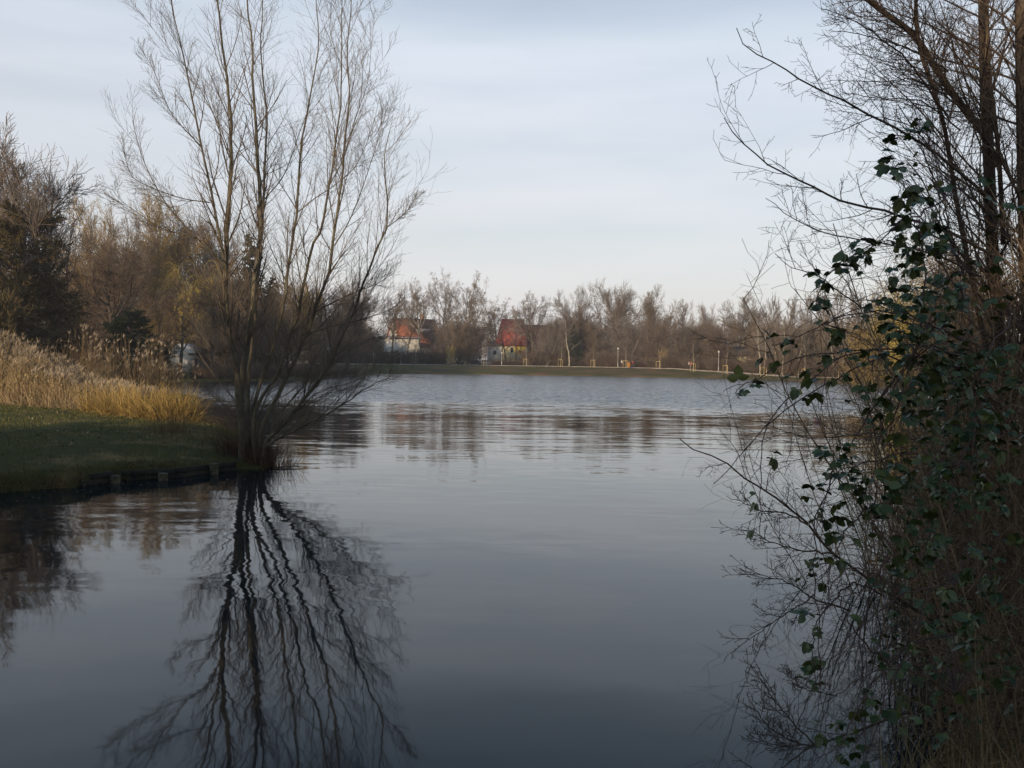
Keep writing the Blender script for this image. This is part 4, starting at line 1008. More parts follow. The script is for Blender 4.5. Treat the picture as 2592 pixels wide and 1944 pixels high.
# tall reed belt behind the lawn
A0 = P(-160, 1035, 41); A1 = P(360, 1070, 35.5)
reed_stand('reed_belt', band(A0[0], 40.5, A1[0], 34.8, 3.4, zp, ([0, .28, .40, .5, .6, .75, 1], [1.05, 1.02, 0.8, 0.66, 0.52, 0.42, 0.3])), 6200, 2.0, 3.15, 'tall straw-coloured reeds growing behind the near lawn', 1, 0.22)
# plumed reeds farther back
A0 = P(120, 900, 50); A1 = P(440, 900, 52)
reed_stand('plumed_reeds', band(A0[0], 50, A1[0], 50, 6.5, zp, ([0, .7, 1], [1.0, 1.0, 0.55])), 480, 1.7, 3.7, 'thin tall reeds with pale plumes standing behind the near reed belt', 2, 0.5, stalkr=0.009, lean=0.05, m_='reed_shaded', leafw=0.02)
# golden sedge clump at the lawn's end
def clump_base(cx, cy, rx, ry):
    def f(rng, n):
        a = rng.uniform(0, 6.28, n); r = np.sqrt(rng.uniform(0, 1, n))
        x = cx + np.cos(a) * r * rx; y = cy + np.sin(a) * r * ry
        return np.stack([x, y, zp(x, y)], 1), a, r
    return f
def sedge(name, clumps, m_, label, seed, ht=(1.0, 1.6), w=0.02, lean=0.6, droop=0.16):
    rng = np.random.default_rng(seed); g_ = Geo()
    for cx, cy, rx, ry, n in clumps:
        b, a, r = clump_base(cx, cy, rx, ry)(rng, n)
        blades(g_, rng, b, rng.uniform(*ht, n), 6, lean, droop, w, 0.12, az=a + rng.normal(0, 0.7, n))
    o = g_.build(name, M[m_]); tag(o, label, 'grass clump', kind='stuff'); return o
cl = []
for px, py, D, n in ((250, 1050, 34.6, 500), (300, 1070, 33.2, 650), (345, 1080, 32.6, 700), (392, 1084, 32.0, 800), (435, 1084, 31.6, 800), (462, 1080, 31.8, 600)):
    c = P(px, py, D); cl.append((c[0], D, 0.62, 0.5, n))
sedge('golden_sedge', cl, 'reed_gold', 'golden drooping sedge at the end of the reed belt', 3, (0.7, 1.55), 0.022, 0.75, 0.22)
# beige stuff at the foot of the reeds
cl = []
for px in range(-120, 330, 28):
    D = np.interp(px, [-120, 330], [39.8, 34.2]); c = P(px, 1040, D); cl.append((c[0], D, 0.6, 0.4, 150))
sedge('reed_litter', cl, 'reed', 'matted pale dead reed leaves at the foot of the reed belt', 4, (0.35, 1.0), 0.022, 0.8, 0.2)
# thin dry grass on the bank between lawn and willow
cl = []
for px, D, n in ((400, 25.0, 120), (430, 25.5, 170), (460, 26, 170), (500, 25, 110), (540, 24.5, 90), (585, 24.0, 110), (410, 23, 80)):
    c = P(px, 1100, D); cl.append((c[0], D, 0.45, 0.5, n))
sedge('bank_grass', cl, 'bank_straw', 'thin wispy dry grass arching beside the waterside willow', 5, (0.4, 1.1), 0.007, 0.45, 0.12)
# russet canes at the willow's foot
cl = []
for px, py, n in ((700, 1181, 120), (715, 1180, 70), (570, 1180, 120), (585, 1170, 110), (610, 1178, 170), (635, 1184, 190), (660, 1184, 150), (690, 1184, 70), (640, 1176, 120), (690, 1180, 90), (655, 1188, 80), (685, 1188, 80), (600, 1170, 200), (670, 1178, 160)):
    c = W(px, py); cl.append((c[0], c[1] + 0.25, 0.32, 0.4, n))
sedge('russet_stems', cl, 'russet', 'russet dead stems crowding the foot of the waterside willow', 6, (0.15, 1.25), 0.012, 0.75, 0.10)
# rough grass overhanging the timber edge
rng = np.random.default_rng(7); g_ = Geo()
for i in range(len(fe) - 1):
    a, b = fe[i], fe[i + 1]; n = int((1000 if i < 2 else 800) * np.linalg.norm(b - a))
    t = rng.uniform(0, 1, n)[:, None]; pos = a + (b - a) * t; pos[:, 1] += np.abs(rng.normal(0, 0.45, n)) - 0.03
    keep = np.sin(pos[:, 0] * 2.1) + 0.6 * np.sin(pos[:, 0] * 5.3 + 1) + rng.normal(0, 0.6, n) > (-1.6 if i < 2 else -0.6)
    pos = pos[keep]
    bb = np.c_[pos, zp(pos[:, 0], pos[:, 1])]
    blades(g_, rng, bb, rng.uniform(0.08, 0.40, len(bb)), 5, 0.9, 0.6, 0.010, 0.25)
tag(g_.build('edge_grass', M['edge_grass']), 'rough brown grass overhanging the timber edge', 'grass', kind='stuff')
# short lawn blades
rng = np.random.default_rng(8); n = 60000
x = rng.uniform(-24, -6, n); y = rng.uniform(17, 42, n)
ok = (poly_sd(x, y, pen) < -0.1); x, y = x[ok], y[ok]
g_ = Geo(); blades(g_, rng, np.stack([x, y, pen_h(x, y)], 1), rng.uniform(0.04, 0.11, len(x)), 2, 0.5, 0.1, 0.016, 0.1)
tag(g_.build('grass', M['blade']), 'short dark green grass of the near lawn', 'grass', kind='stuff')
# fallen leaves on the lawn
n = 420; x = rng.uniform(-22, -7, n); y = rng.uniform(18, 40, n); ok = (poly_sd(x, y, pen) < -0.2); x, y = x[ok], y[ok]; n = len(x)
c = np.stack([x, y, pen_h(x, y) + 0.05], 1); a = rng.uniform(0, 6.28, n); s_ = rng.uniform(0.03, 0.07, n)
g_ = Geo(); p0 = c + np.stack([np.cos(a) * s_, np.sin(a) * s_, rng.normal(0, 0.02, n)], 1); p1 = c - np.stack([np.cos(a) * s_, np.sin(a) * s_, rng.normal(0, 0.02, n)], 1)
g_.ribbons(np.stack([p0, c, p1], 1), np.array([0.01, 0.07, 0.01])[None], rng=rng)
tag(g_.build('fallen_leaves', M['leaf_litter']), 'scattered pale fallen leaves on the near lawn', 'leaves', kind='stuff')

# small leaves floating near the bank
rng = np.random.default_rng(88); n = 150
x = rng.uniform(-17, -3, n); y = np.interp(x, [-17, -6], [15.5, 20.5]) - np.abs(rng.normal(0, 1.6, n)); a = rng.uniform(0, 6.28, n)
s_ = rng.uniform(0.015, 0.04, n); c = np.stack([x, y, np.full(n, 0.006)], 1); e = np.stack([np.cos(a) * s_, np.sin(a) * s_, 0 * a], 1)
g_ = Geo(); g_.ribbons(np.stack([c - e, c, c + e], 1), np.array([0.004, 0.028, 0.004])[None], side=np.stack([-np.sin(a), np.cos(a), 0 * a], 1))
tag(g_.build('floating_leaves', M['leaf_litter']), 'tiny pale leaves floating on the dark water by the left bank', 'leaves', kind='stuff')

# ================================================================ THE WATERSIDE WILLOW (hero)
def px_branch(pts, Ds, n):
    """traced in the photograph, each point at its own distance"""
    D = np.interp(np.linspace(0, 1, len(pts)), np.linspace(0, 1, len(Ds)), Ds)
    return spline([P(a, b, d) for (a, b), d in zip(pts, D)], n)
def off_frame(v): return v
rngw = np.random.default_rng(21)
willow = empty('waterside_willow', tuple(W(640, 1188)), 0, 'multi-stemmed bare willow leaning out over the water from the tip of the grass bank', 'tree')
wloc = W(640, 1188)
STEMS = [  # radius, distances base->tip, points base->tip
 (0.16, (22.6, 22.4, 22.2, 21.5), [(615,1180),(613,1090),(602,992),(600,933),(580,835),(570,757),(572,678),(574,600),(580,498),(586,380),(584,287),(571,169),(554,42),(545,-90)]),
 (0.15, (22.9, 22.9, 23.4, 23.8), [(618,1175),(609,1031),(621,894),(637,796),(645,698),(656,633),(660,527),(653,422),(649,338),(639,211),(639,127),(626,0),(618,-110)]),
 (0.10, (23.0, 24.0, 24.4, 24.8), [(640,1180),(628,1010),(640,850),(652,720),(662,612),(668,506),(672,401),(677,316),(670,253),(662,148),(662,42),(676,-100)]),
 (0.095, (22.8, 23.4, 24.4, 25.0), [(650,1180),(637,1090),(641,1031),(664,953),(692,882),(707,819),(721,757),(729,692),(736,624),(750,540),(757,443),(765,359),(774,304),(791,211),(803,148),(805,63),(797,-40),(795,-90)]),
 (0.085, (22.6, 22.0, 21.2, 20.8), [(648,1180),(641,1070),(653,1023),(707,933),(735,843),(758,784),(770,718),(782,659),(801,600),(812,586),(833,477),(850,350),(862,262),(866,127),(866,0),(860,-70)]),
 (0.10, (22.6, 22.4, 22.6, 22.4), [(660,1180),(660,1101),(672,1058),(711,984),(743,921),(774,851),(794,796),(821,725),(837,659),(845,600),(858,506),(871,380),(883,253),(879,127),(888,21),(892,-50)]),
 (0.09, (22.4, 21.6, 21.0, 20.4), [(664,1180),(672,1121),(723,1070),(770,1011),(805,964),(833,925),(864,855),(892,796),(911,737),(935,678),(966,600),(976,578),(980,498),(972,422),(985,330)]),
 (0.06, (22.3, 21.2, 20.4), [(668,1175),(676,1129),(770,1078),(868,1023),(927,984),(1001,945)]),
 (0.045, (22.5, 23.5, 24.3), [(664,1165),(664,1109),(739,1050),(809,992),(888,968),(960,940)]),
 (0.05, (22.6, 23.6, 25.0), [(655,1170),(700,1060),(760,985),(830,900),(890,850),(950,770)]),
 (0.04, (22.7, 21.8, 21.0), [(650,1170),(700,1085),(762,1030),(820,1000),(880,985)]),
 (0.04, (22.8, 24.0, 25.6), [(636,1170),(660,1040),(700,960),(745,900),(800,870),(850,840),(900,835)]),
]
SUB = [  # radius, distance range, points (side limbs that the photo shows)
 (0.075, (22.2, 21.6), [(575,690),(561,624),(533,477),(510,371),(487,253),(461,127),(436,21),(428,-60)]),
 (0.045, (22.2, 21.0), [(573,700),(563,667),(470,574),(407,494),(360,397),(335,304)]),
 (0.028, (21.6, 20.6), [(482,595),(419,582),(364,549),(301,502),(280,468)]),
 (0.03, (21.9, 20.8), [(533,513),(461,502),(390,477),(335,447),(314,392)]),
 (0.035, (22.4, 21.6), [(846,622),(883,561),(917,477),(942,401),(964,338),(993,295)]),
 (0.022, (21, 20.6), [(976,578),(1015,548),(1045,515),(1062,492)]),
 (0.03, (22.5, 23.4), [(590,968),(551,902),(512,851),(480,800)]),
 (0.022, (22.5, 21.6), [(602,894),(565,893),(531,892)]),
 (0.028, (22.5, 21.4), [(574,788),(535,768),(468,745),(437,714)]),
 (0.022, (22.7, 23.6), [(602,1075),(560,1040),(500,1025)]),
 (0.025, (22.8, 21.8), [(660,1110),(600,1060),(548,1010),(520,980)]),
 (0.035, (22.4, 21.0), [(802,788),(847,763),(914,734),(953,719),(1000,690)]),
 (0.035, (22.6, 21.0), [(764,850),(840,826),(895,814),(974,790),(1009,771)]),
 (0.03, (22.6, 24.0), [(805,964),(870,900),(930,860),(1000,850)]),
 (0.03, (23.6, 25.0), [(668,506),(720,440),(760,330),(790,250),(815,170)]),
 (0.028, (22.2, 21.0), [(586,400),(560,330),(520,250),(480,180),(450,150),(400,90),(350,20)]),
 (0.03, (23.4, 24.0), [(653,440),(620,400),(585,350),(550,300),(520,200)]),
 (0.028, (23, 22), [(750,540),(800,500),(845,470),(900,420),(940,330),(960,250)]),
 (0.026, (21.2, 20.4), [(833,470),(870,400),(900,300),(930,210),(940,120),(950,20)]),
 (0.026, (22.0, 21.0), [(510,371),(470,330),(430,280),(390,180),(360,130)]),
]
gs = Geo(); gt = Geo()
NS = 34
P1 = []; R1 = []; L1 = []
for r0, Ds, pts in STEMS:
    p = px_branch(pts, Ds, NS); tt = np.linspace(0, 1, NS)
    rr = r0 * 0.52 * np.interp(tt, [0, 0.1, 0.4, 0.8, 1], [1.25, 1.0, 0.75, 0.35, 0.16])
    P1.append(p); R1.append(rr)
P1 = np.array(P1); R1 = np.array(R1)
P1[:, :, :] += np.random.default_rng(2).normal(0, 0.012, P1.shape)
L1 = np.linalg.norm(np.diff(P1, axis=1), axis=2).sum(1)
P2 = []; R2 = []
for r0, Ds, pts in SUB:
    p = px_branch(pts, Ds, NS); tt = np.linspace(0, 1, NS)
    P2.append(p); R2.append(r0 * 0.52 * (1 - 0.78 * tt))
P2 = np.array(P2); R2 = np.array(R2); L2 = np.linalg.norm(np.diff(P2, axis=1), axis=2).sum(1)
gs.tubes(P1 - wloc, R1, 8); gs.tubes(P2 - wloc, R2, 6)
# side branches
def side(Pp, Rr, Ll, k, t0, t1, ang, ratio, rr, fall, n, wig, up, rmin, lcap=None, aj=0.15):
    q = spawn(rngw, Pp, Rr, Ll, k, t0, t1, ang, ratio, rr, fall, rmin=rmin, aj=aj)
    ln = q[2] if lcap is None else np.minimum(q[2], lcap * rngw.uniform(0.6, 1.1, len(q[2])))
    p = grow(rngw, q[0], q[1], ln, n, wig, up); r = taper(q[3], n, 0.35, 0.0022)
    return p, r, ln
a = side(P1[:7], R1[:7], L1[:7], 30, 0.20, 0.99, 0.52, 0.25, 0.42, 0.45, 8, 0.045, 0.08, 0.006, 1.75)
a2 = side(P1[:7], R1[:7], L1[:7], 8, 0.08, 0.45, 0.75, 0.16, 0.25, 0.2, 7, 0.07, 0.05, 0.005, 2.0)
b = side(P1[7:], R1[7:], L1[7:], 24, 0.18, 0.97, 0.55, 0.34, 0.5, 0.4, 6, 0.06, 0.04, 0.005, 1.4)
c = side(P2, R2, L2, 15, 0.12, 0.97, 0.52, 0.32, 0.55, 0.4, 6, 0.05, 0.07, 0.005, 1.3)
for p, r, l_ in (a, a2, b, c): gt.tubes(p, r, 4)
lv2 = [side(p, r, l_, k, 0.10, 1.0, 0.62, 0.6, 0.6, 0.4, 5, 0.055, 0.06, 0.0032) for (p, r, l_), k in ((a, 7), (a2, 5), (b, 6), (c, 7))]
for p, r, l_ in lv2: gt.tubes(p, r, 3)
lv3 = [side(p, r, l_, 3, 0.1, 1.0, 0.55, 0.6, 0.75, 0.3, 3, 0.06, 0.06, 0.0022) for p, r, l_ in lv2]
for p, r, l_ in lv3: gt.tubes(p, r, 3)
for gg in (gt,):
    gg.V = [v - wloc for v in gg.V]
gs.build('stem', M['bark_olive'], willow, True)
gt.build('crown', M['twig_willow'], willow)
# a few catkin-like buds and the thin reflection twigs hanging at the waterline
# floating twig
fl = Geo(); c0 = W(700, 1186); c1 = W(775, 1184)
fl.tubes(spline([c0 + [0, 0, .03], (c0 + c1) / 2 + [0, 0.05, .05], c1 + [0, 0, .01]], 8), np.linspace(0.02, 0.006, 8)[None], 5)
tag(fl.build('fallen_branch', M['bark_dark']), 'thin dark branch lying on the water beside the willow foot', 'branch')

# ================================================================ RIGHT FOREGROUND
rngf = np.random.default_rng(33)
fore = empty('waterside_tree', (4.2, 7.6, 0.9), 0, 'bare tree with brown trunk at the right edge, branches reaching over the water', 'tree')
floc = np.array([4.2, 7.6, 0.9])
TR = [ # r at base, D, points base->tip ; distance ~7-8 m
 (0.068, (7.8, 7.8, 7.8), [(2560,1700),(2548,1300),(2540,1000),(2515,700),(2505,450),(2495,250),(2490,60),(2488,-160)]),
 (0.075, (7.4, 7.4, 7.5), [(2640,1700),(2620,1100),(2600,700),(2590,350),(2585,60),(2585,-160)]),
 (0.034, (7.8, 7.4, 7.0), [(2520,420),(2489,338),(2417,245),(2358,156),(2308,84),(2236,30),(2150,-40)]),
 (0.022, (7.6, 7.3, 7.0), [(2500,900),(2430,560),(2392,329),(2358,211),(2324,105),(2316,-80)]),
 (0.022, (7.7, 7.6, 7.6), [(2540,620),(2527,380),(2502,160),(2495,-100)]),
]
BR = [
 (0.018, (6.4, 5.2), [(2500,500),(2384,401),(2291,338),(2206,291),(2147,262),(2080,232),(2016,194),(1962,160),(1890,118),(1862,74)]),
 (0.019, (6.2, 5.2), [(2500,640),(2430,600),(2274,544),(2164,519),(2105,498),(2038,464),(1953,422),(1907,384),(1856,338),(1835,297)]),
 (0.013, (6.2, 5.4), [(2480,700),(2380,650),(2219,612),(2122,599),(2059,578),(1987,540),(1936,502)]),
 (0.013, (6.4, 5.6), [(2480,900),(2306,821),(2197,783),(2121,736),(2074,702),(1998,673),(1962,641)]),
 (0.016, (7.2, 6.2), [(2400,300),(2341,211),(2291,148),(2244,110),(2177,59),(2122,34),(2080,21)]),
 (0.012, (7.2, 6.0), [(2400,180),(2324,135),(2261,110),(2164,84),(2101,80)]),
 (0.012, (7.0, 6.0), [(2450,290),(2383,236),(2311,202),(2227,207),(2101,202)]),
 (0.015, (7.6, 7.0), [(2500,160),(2440,110),(2380,60),(2340,-20)]),
 (0.010, (7, 6), [(2430,330),(2340,260),(2250,250),(2160,240),(2125,230)]),
 (0.010, (7, 6), [(2420,420),(2330,330),(2240,300),(2150,285),(2120,270)]),
 (0.021, (6.4, 5.0), [(2480,1650),(2336,1553),(2209,1477),(2107,1400),(2046,1329),(1965,1258),(1904,1222),(1832,1166),(1766,1141),(1720,1108)]),
 (0.010, (5.4, 5.0), [(2150,1545),(2066,1517),(2005,1477),(1944,1459),(1868,1444)]),
 (0.010, (5.4, 5.0), [(2107,1400),(2020,1392),(1950,1370),(1878,1330)]),
 (0.010, (5.3, 5.0), [(2046,1329),(1990,1300),(1920,1290),(1838,1255)]),
 (0.014, (4.8, 4.3), [(2300,1800),(2133,1863),(2051,1894),(1975,1944),(1900,1990)]),
 (0.010, (6.2, 5.4), [(2400,1130),(2226,1097),(2159,1101),(2053,1108),(1948,1078),(1914,1053)]),
 (0.007, (5.0, 4.8), [(2061,1507),(1975,1563),(1858,1645)]),
 (0.008, (4.6, 4.3), [(2040,1890),(1960,1850),(1900,1780)]),
 (0.008, (4.6, 4.3), [(2060,1885),(1990,1810),(1945,1750),(1938,1700)]),
 (0.007, (4.6, 4.4), [(2080,1885),(1950,1885),(1900,1840)]),
 (0.006, (5.2, 5.0), [(2120,1760),(2040,1745),(2010,1730),(2003,1690)]),
]
gs = Geo(); gt = Geo(); NB = 20
for r0, Ds, pts in TR:
    p = px_branch(pts, Ds, NB); gs.tubes((p - floc)[None], (r0 * np.linspace(1, 0.6, NB))[None], 10)
PB = np.array([px_branch(pts, Ds, NB) for r0, Ds, pts in BR]); PB += rngf.normal(0, 0.004, PB.shape)
RB = np.array([r0 * 0.62 * np.linspace(1, 0.22, NB) for r0, Ds, pts in BR]); LB = np.linalg.norm(np.diff(PB, axis=1), axis=2).sum(1)
gs.tubes(PB - floc, RB, 6)
PT = np.array([px_branch(pts, Ds, NB) for r0, Ds, pts in TR]); RT = np.array([r0 * np.linspace(1, 0.6, NB) for r0, Ds, pts in TR]); LT = np.linalg.norm(np.diff(PT, axis=1), axis=2).sum(1)
def side2(Pp, Rr, Ll, k, t0, t1, ang, ratio, rr, n, wig, up, rmin, lcap, bias=(0, 0, 0)):
    q = spawn(rngf, Pp, Rr, Ll, k, t0, t1, ang, ratio, rr, 0.4, rmin=rmin, aj=0.2)
    ln = np.minimum(q[2], lcap * rngf.uniform(0.4, 1.1, len(q[2])))
    p = grow(rngf, q[0], q[1] + np.array(bias), ln, n, wig, up); return p, taper(q[3], n, 0.4, 0.0013), ln
a = side2(PB, RB, LB, 13, 0.12, 0.90, 0.58, 0.3, 0.5, 7, 0.09, 0.04, 0.0022, 0.42)
b = side2(a[0], a[1], a[2], 5, 0.1, 1.0, 0.75, 0.5, 0.7, 4, 0.12, 0.05, 0.0016, 0.3)
c = side2(b[0], b[1], b[2], 2, 0.2, 1.0, 0.8, 0.5, 0.8, 2, 0.2, 0.02, 0.0013, 0.12)
t1 = side2(PT, RT, LT, 46, 0.30, 0.99, 0.8, 0.3, 0.2, 9, 0.09, 0.02, 0.004, 1.7, (-0.25, -0.1, 0.0))
t2 = side2(t1[0], t1[1], t1[2], 9, 0.1, 1.0, 0.6, 0.4, 0.55, 5, 0.12, 0.05, 0.0022, 0.6)
t3 = side2(t2[0], t2[1], t2[2], 4, 0.1, 1.0, 0.7, 0.45, 0.7, 3, 0.15, 0.04, 0.0018, 0.3)
for (p, r, l_), s_ in ((a, 4), (b, 3), (c, 3), (t1, 5), (t2, 3), (t3, 3)): gt.tubes(p - floc, r, s_)
M['bark_brown'] = mat('bark_brown', (0.04, 0.028, 0.019), (0.095, 0.068, 0.046), scale=7, bump=0.01, bscale=40)
M['twig_fore'] = leafmat('twig_fore', (0.066, 0.046, 0.033), (0.121, 0.088, 0.066), rough=0.7)
gs.build('trunk', M['bark_brown'], fore, True)
gt.build('crown', M['twig_fore'], fore)

# thicket of thin stems behind the brambles: several shrubs on the near right bank
def thicket(cx, cy, n, hh, seed, label, spread=0.8, m_='twig_thicket', name='thicket_shrub'):
    rng = np.random.default_rng(seed); z0 = gz(cx, cy)
    o = empty(name, (cx, cy, z0), 0, label, 'shrub')
    a = rng.uniform(0, 6.28, n); r = rng.uniform(0, 1, n) ** 0.6 * spread
    p0 = np.stack([np.cos(a) * r, np.sin(a) * r, np.full(n, -0.2)], 1)
    d0 = np.stack([np.cos(a) * 0.10 + 0.10, np.sin(a) * 0.12, np.ones(n)], 1) + rng.normal(0, 0.09, (n, 3))
    ln = rng.uniform(0.5, 1.0, n) * hh
    A, B = Geo(), Geo()
    p = grow(rng, p0, d0, ln, 10, 0.11, 0.015); r_ = taper(rng.uniform(0.006, 0.014, n), 10, 0.3); A.tubes(p, r_, 5)
    q = spawn(rng, p, r_, ln, 18, 0.05, 1.0, 0.95, 0.2, 0.6, 0.3, rmin=0.003, aj=0.4); p1 = grow(rng, *q[:3], 5, 0.2, 0.0); r1 = taper(q[3], 5, 0.4, 0.002); B.tubes(p1, r1, 3)
    q = spawn(rng, p1, r1, q[2], 4, 0.1, 1.0, 0.8, 0.5, 0.7, 0.3, rmin=0.0018, aj=0.3); B.tubes(grow(rng, *q[:3], 3, 0.2, 0.0), taper(q[3], 3, 0.5, 0.0016), 3)
    A.build('stem', M['twig_thicket'], o); B.build('twigs', M[m_], o)
M['twig_thicket'] = leafmat('twig_thicket', (0.097, 0.065, 0.038), (0.276, 0.194, 0.116), rough=0.8, spec=0.15)
M['twig_thicket2'] = leafmat('twig_thicket2', (0.140, 0.094, 0.043), (0.374, 0.265, 0.133), rough=0.8, spec=0.15)
th = [(4.1, 7.0, 44, 4.2, 'brown thicket shrub in front of the right trunk'), (4.7, 8.3, 50, 5.6, 'taller brown thicket shrub behind the right trunk'),
      (4.35, 7.9, 24, 3.6, 'thin brown shrub at the left fringe of the thicket'), (5.6, 9.2, 60, 6.4, 'tall thicket shrub at the right edge of the picture'),
      (3.45, 6.0, 30, 2.9, 'low brown shrub under the bramble leaves'), (5.2, 10.8, 60, 6.0, 'deep thicket shrub behind the two trunks'), (4.1, 6.4, 44, 5.0, 'brown shrub filling the lower right thicket'),
      (3.1, 5.0, 24, 1.7, 'low shrub at the lower right corner near the water'), (6.0, 12.6, 70, 6.5, 'farthest brown shrub of the right thicket'), (5.35, 8.6, 70, 6.8, 'tallest twiggy shrub between the two right trunks'), (4.75, 7.2, 50, 6.0, 'slender twiggy shrub right of the leaning limb')]
for i, (x, y, n, h_, lb) in enumerate(th): thicket(x, y, n, h_, 50 + i, lb, 0.8 if i != 7 else 0.5, 'twig_thicket2' if i in (1, 5, 8, 9) else 'twig_thicket')

# brambles: canes traced from the photograph, compound toothed leaves
def leaflet(L_, Wd):
    """toothed ovate leaflet in local coords along +x, folded a little; returns verts, tris"""
    t = np.array([0, 0.1, 0.2, 0.32, 0.45, 0.58, 0.7, 0.8, 0.9, 1.0])
    w = np.array([0.0, 0.52, 0.80, 0.96, 1.0, 0.93, 0.78, 0.58, 0.34, 0.0]) * Wd / 2
    w = w * np.where(np.arange(10) % 2 == 1, 1.06, 0.93)
    z = -0.10 * L_ * t ** 2
    mid = np.stack([t * L_, 0 * t, z], 1); le = np.stack([t * L_ - 0.02 * L_, w, z + 0.22 * w], 1); ri = np.stack([t * L_ - 0.02 * L_, -w, z + 0.22 * w], 1)
    V = np.vstack([mid, le, ri]); q = []
    for i in range(9): q += [[i, i + 1, 10 + i + 1, 10 + i], [i + 1, i, 20 + i, 20 + i + 1]]
    return V, np.array(q)
LV, LQ = leaflet(1.0, 0.72)
def compound(g_, rng, pos, d, size, k=None, gp=None):
    """one bramble leaf: petiole and 3 or 5 leaflets"""
    d = d / np.linalg.norm(d); up = np.array([0, 0, 1.0]) + rng.normal(0, 0.35, 3)
    s_ = np.cross(up, d); s_ /= np.linalg.norm(s_) + 1e-9; u = np.cross(d, s_)
    tip = pos + d * size * 0.8
    if gp is not None: gp.append(np.array([pos, (pos + tip) / 2 + u * 0.05 * size, tip]))
    k = k or (3 if rng.uniform() < 0.6 else 5)
    angs = {3: [0, 1.2, -1.2], 5: [0, 0.85, -0.85, 1.75, -1.75]}[k]
    for j, a in enumerate(angs):
        dd = d * math.cos(a) + s_ * math.sin(a); dd = dd + np.array([0, 0, -0.25]) + rng.normal(0, 0.12, 3); dd /= np.linalg.norm(dd)
        ss = np.cross(u, dd); ss /= np.linalg.norm(ss); 
        rot = rng.normal(0, 0.35); uu = np.cross(dd, ss); ss2 = ss * math.cos(rot) + uu * math.sin(rot); uu2 = np.cross(dd, ss2)
        sz = size * (1.0 if j == 0 else 0.82 if j < 3 else 0.6) * rng.uniform(0.85, 1.1)
        g_._add(tip + sz * (LV[:, :1] * dd + LV[:, 1:2] * ss2 + LV[:, 2:] * uu2), LQ)
bram = empty('bramble', (3.0, 4.6, 0.6), 0, 'tangled bramble with dark green toothed leaves arching over the water at right', 'bramble')
bloc = np.array([3.0, 4.6, 0.6])
CN = [
 (4.6, 3.9, [(2430,900),(2330,872),(2247,884),(2137,888),(2062,897),(1977,926),(1901,968),(1866,990),(1876,1012)]),
 (4.6, 3.9, [(2420,930),(2268,892),(2192,892),(2137,905),(2087,935),(2028,985),(1969,1036),(1948,1065),(1834,1200),(1812,1228)]),
 (4.5, 3.8, [(2400,960),(2260,900),(2171,930),(2104,964),(2049,994),(1981,1044),(1939,1086),(1930,1150),(1926,1200),(1924,1253),(1928,1382)]),
 (4.6, 4.0, [(2440,860),(2310,804),(2256,791),(2192,791),(2104,812),(2053,833),(2007,859),(1952,875)]),
 (4.6, 4.0, [(2400,500),(2289,563),(2222,610),(2137,656),(2095,702),(2074,753),(2078,812)]),
 (4.6, 4.2, [(2440,700),(2380,500),(2340,400),(2330,330),(2330,300)]),
 (4.6, 4.2, [(2450,760),(2330,600),(2290,480),(2260,440)]),
 (4.4, 4.0, [(2330,560),(2340,760),(2300,950),(2250,1100),(2239,1300),(2236,1500),(2239,1736)]),
 (4.4, 4.0, [(2360,800),(2260,1000),(2224,1100),(2214,1250),(2214,1405)]),
 (4.3, 3.9, [(2300,900),(2180,1080),(2110,1200),(2066,1329),(2066,1558),(2087,1812)]),
 (4.4, 3.9, [(2400,1180),(2300,1150),(2200,1170),(2120,1200),(2085,1280),(2080,1370)]),
 (4.3, 3.8, [(2380,1300),(2270,1270),(2190,1290),(2110,1400),(2100,1500),(2150,1620)]),
 (4.3, 3.8, [(2420,1480),(2300,1500),(2200,1560),(2120,1650),(2060,1740)]),
 (4.2, 3.7, [(2450,1600),(2300,1640),(2200,1740),(2140,1860),(2100,1944)]),
 (4.2, 3.7, [(2250,1400),(2190,1550),(2180,1700),(2190,1944)]),
 (4.4, 4.0, [(2500,1000),(2420,1200),(2400,1400),(2420,1700),(2440,1960)]),
 (4.4, 4.0, [(2560,800),(2480,950),(2460,1200),(2480,1500)]),
 (4.4, 3.9, [(2230,1500),(2150,1480),(2080,1560),(2058,1640),(2062,1760)]),
 (4.2, 3.9, [(2300,1560),(2250,1480),(2160,1440),(2110,1480),(2075,1600)]),
 (4.3, 4.0, [(2420,1750),(2300,1700),(2210,1700),(2120,1760),(2060,1790)]),
 (4.2, 3.9, [(2290,1700),(2200,1640),(2140,1560),(2120,1470)]),
 (4.3, 4.0, [(2360,1460),(2320,1600),(2240,1760),(2200,1900)]),
]
gc = Geo(); gl = Geo(); pets = []
PC = np.array([px_branch(pts, (d0, d1), 26) for d0, d1, pts in CN]); PC[:, :, :] += rngf.normal(0, 0.006, PC.shape)
RC = np.linspace(0.0048, 0.0016, 26)[None].repeat(len(PC), 0)
gc.tubes(PC - bloc, RC, 5)
LC = np.linalg.norm(np.diff(PC, axis=1), axis=2).sum(1)
a = side2(PC, RC, LC, 5, 0.1, 0.9, 0.7, 0.3, 0.6, 8, 0.1, -0.12, 0.0016, 0.3); gc.tubes(a[0] - bloc, a[1], 4)
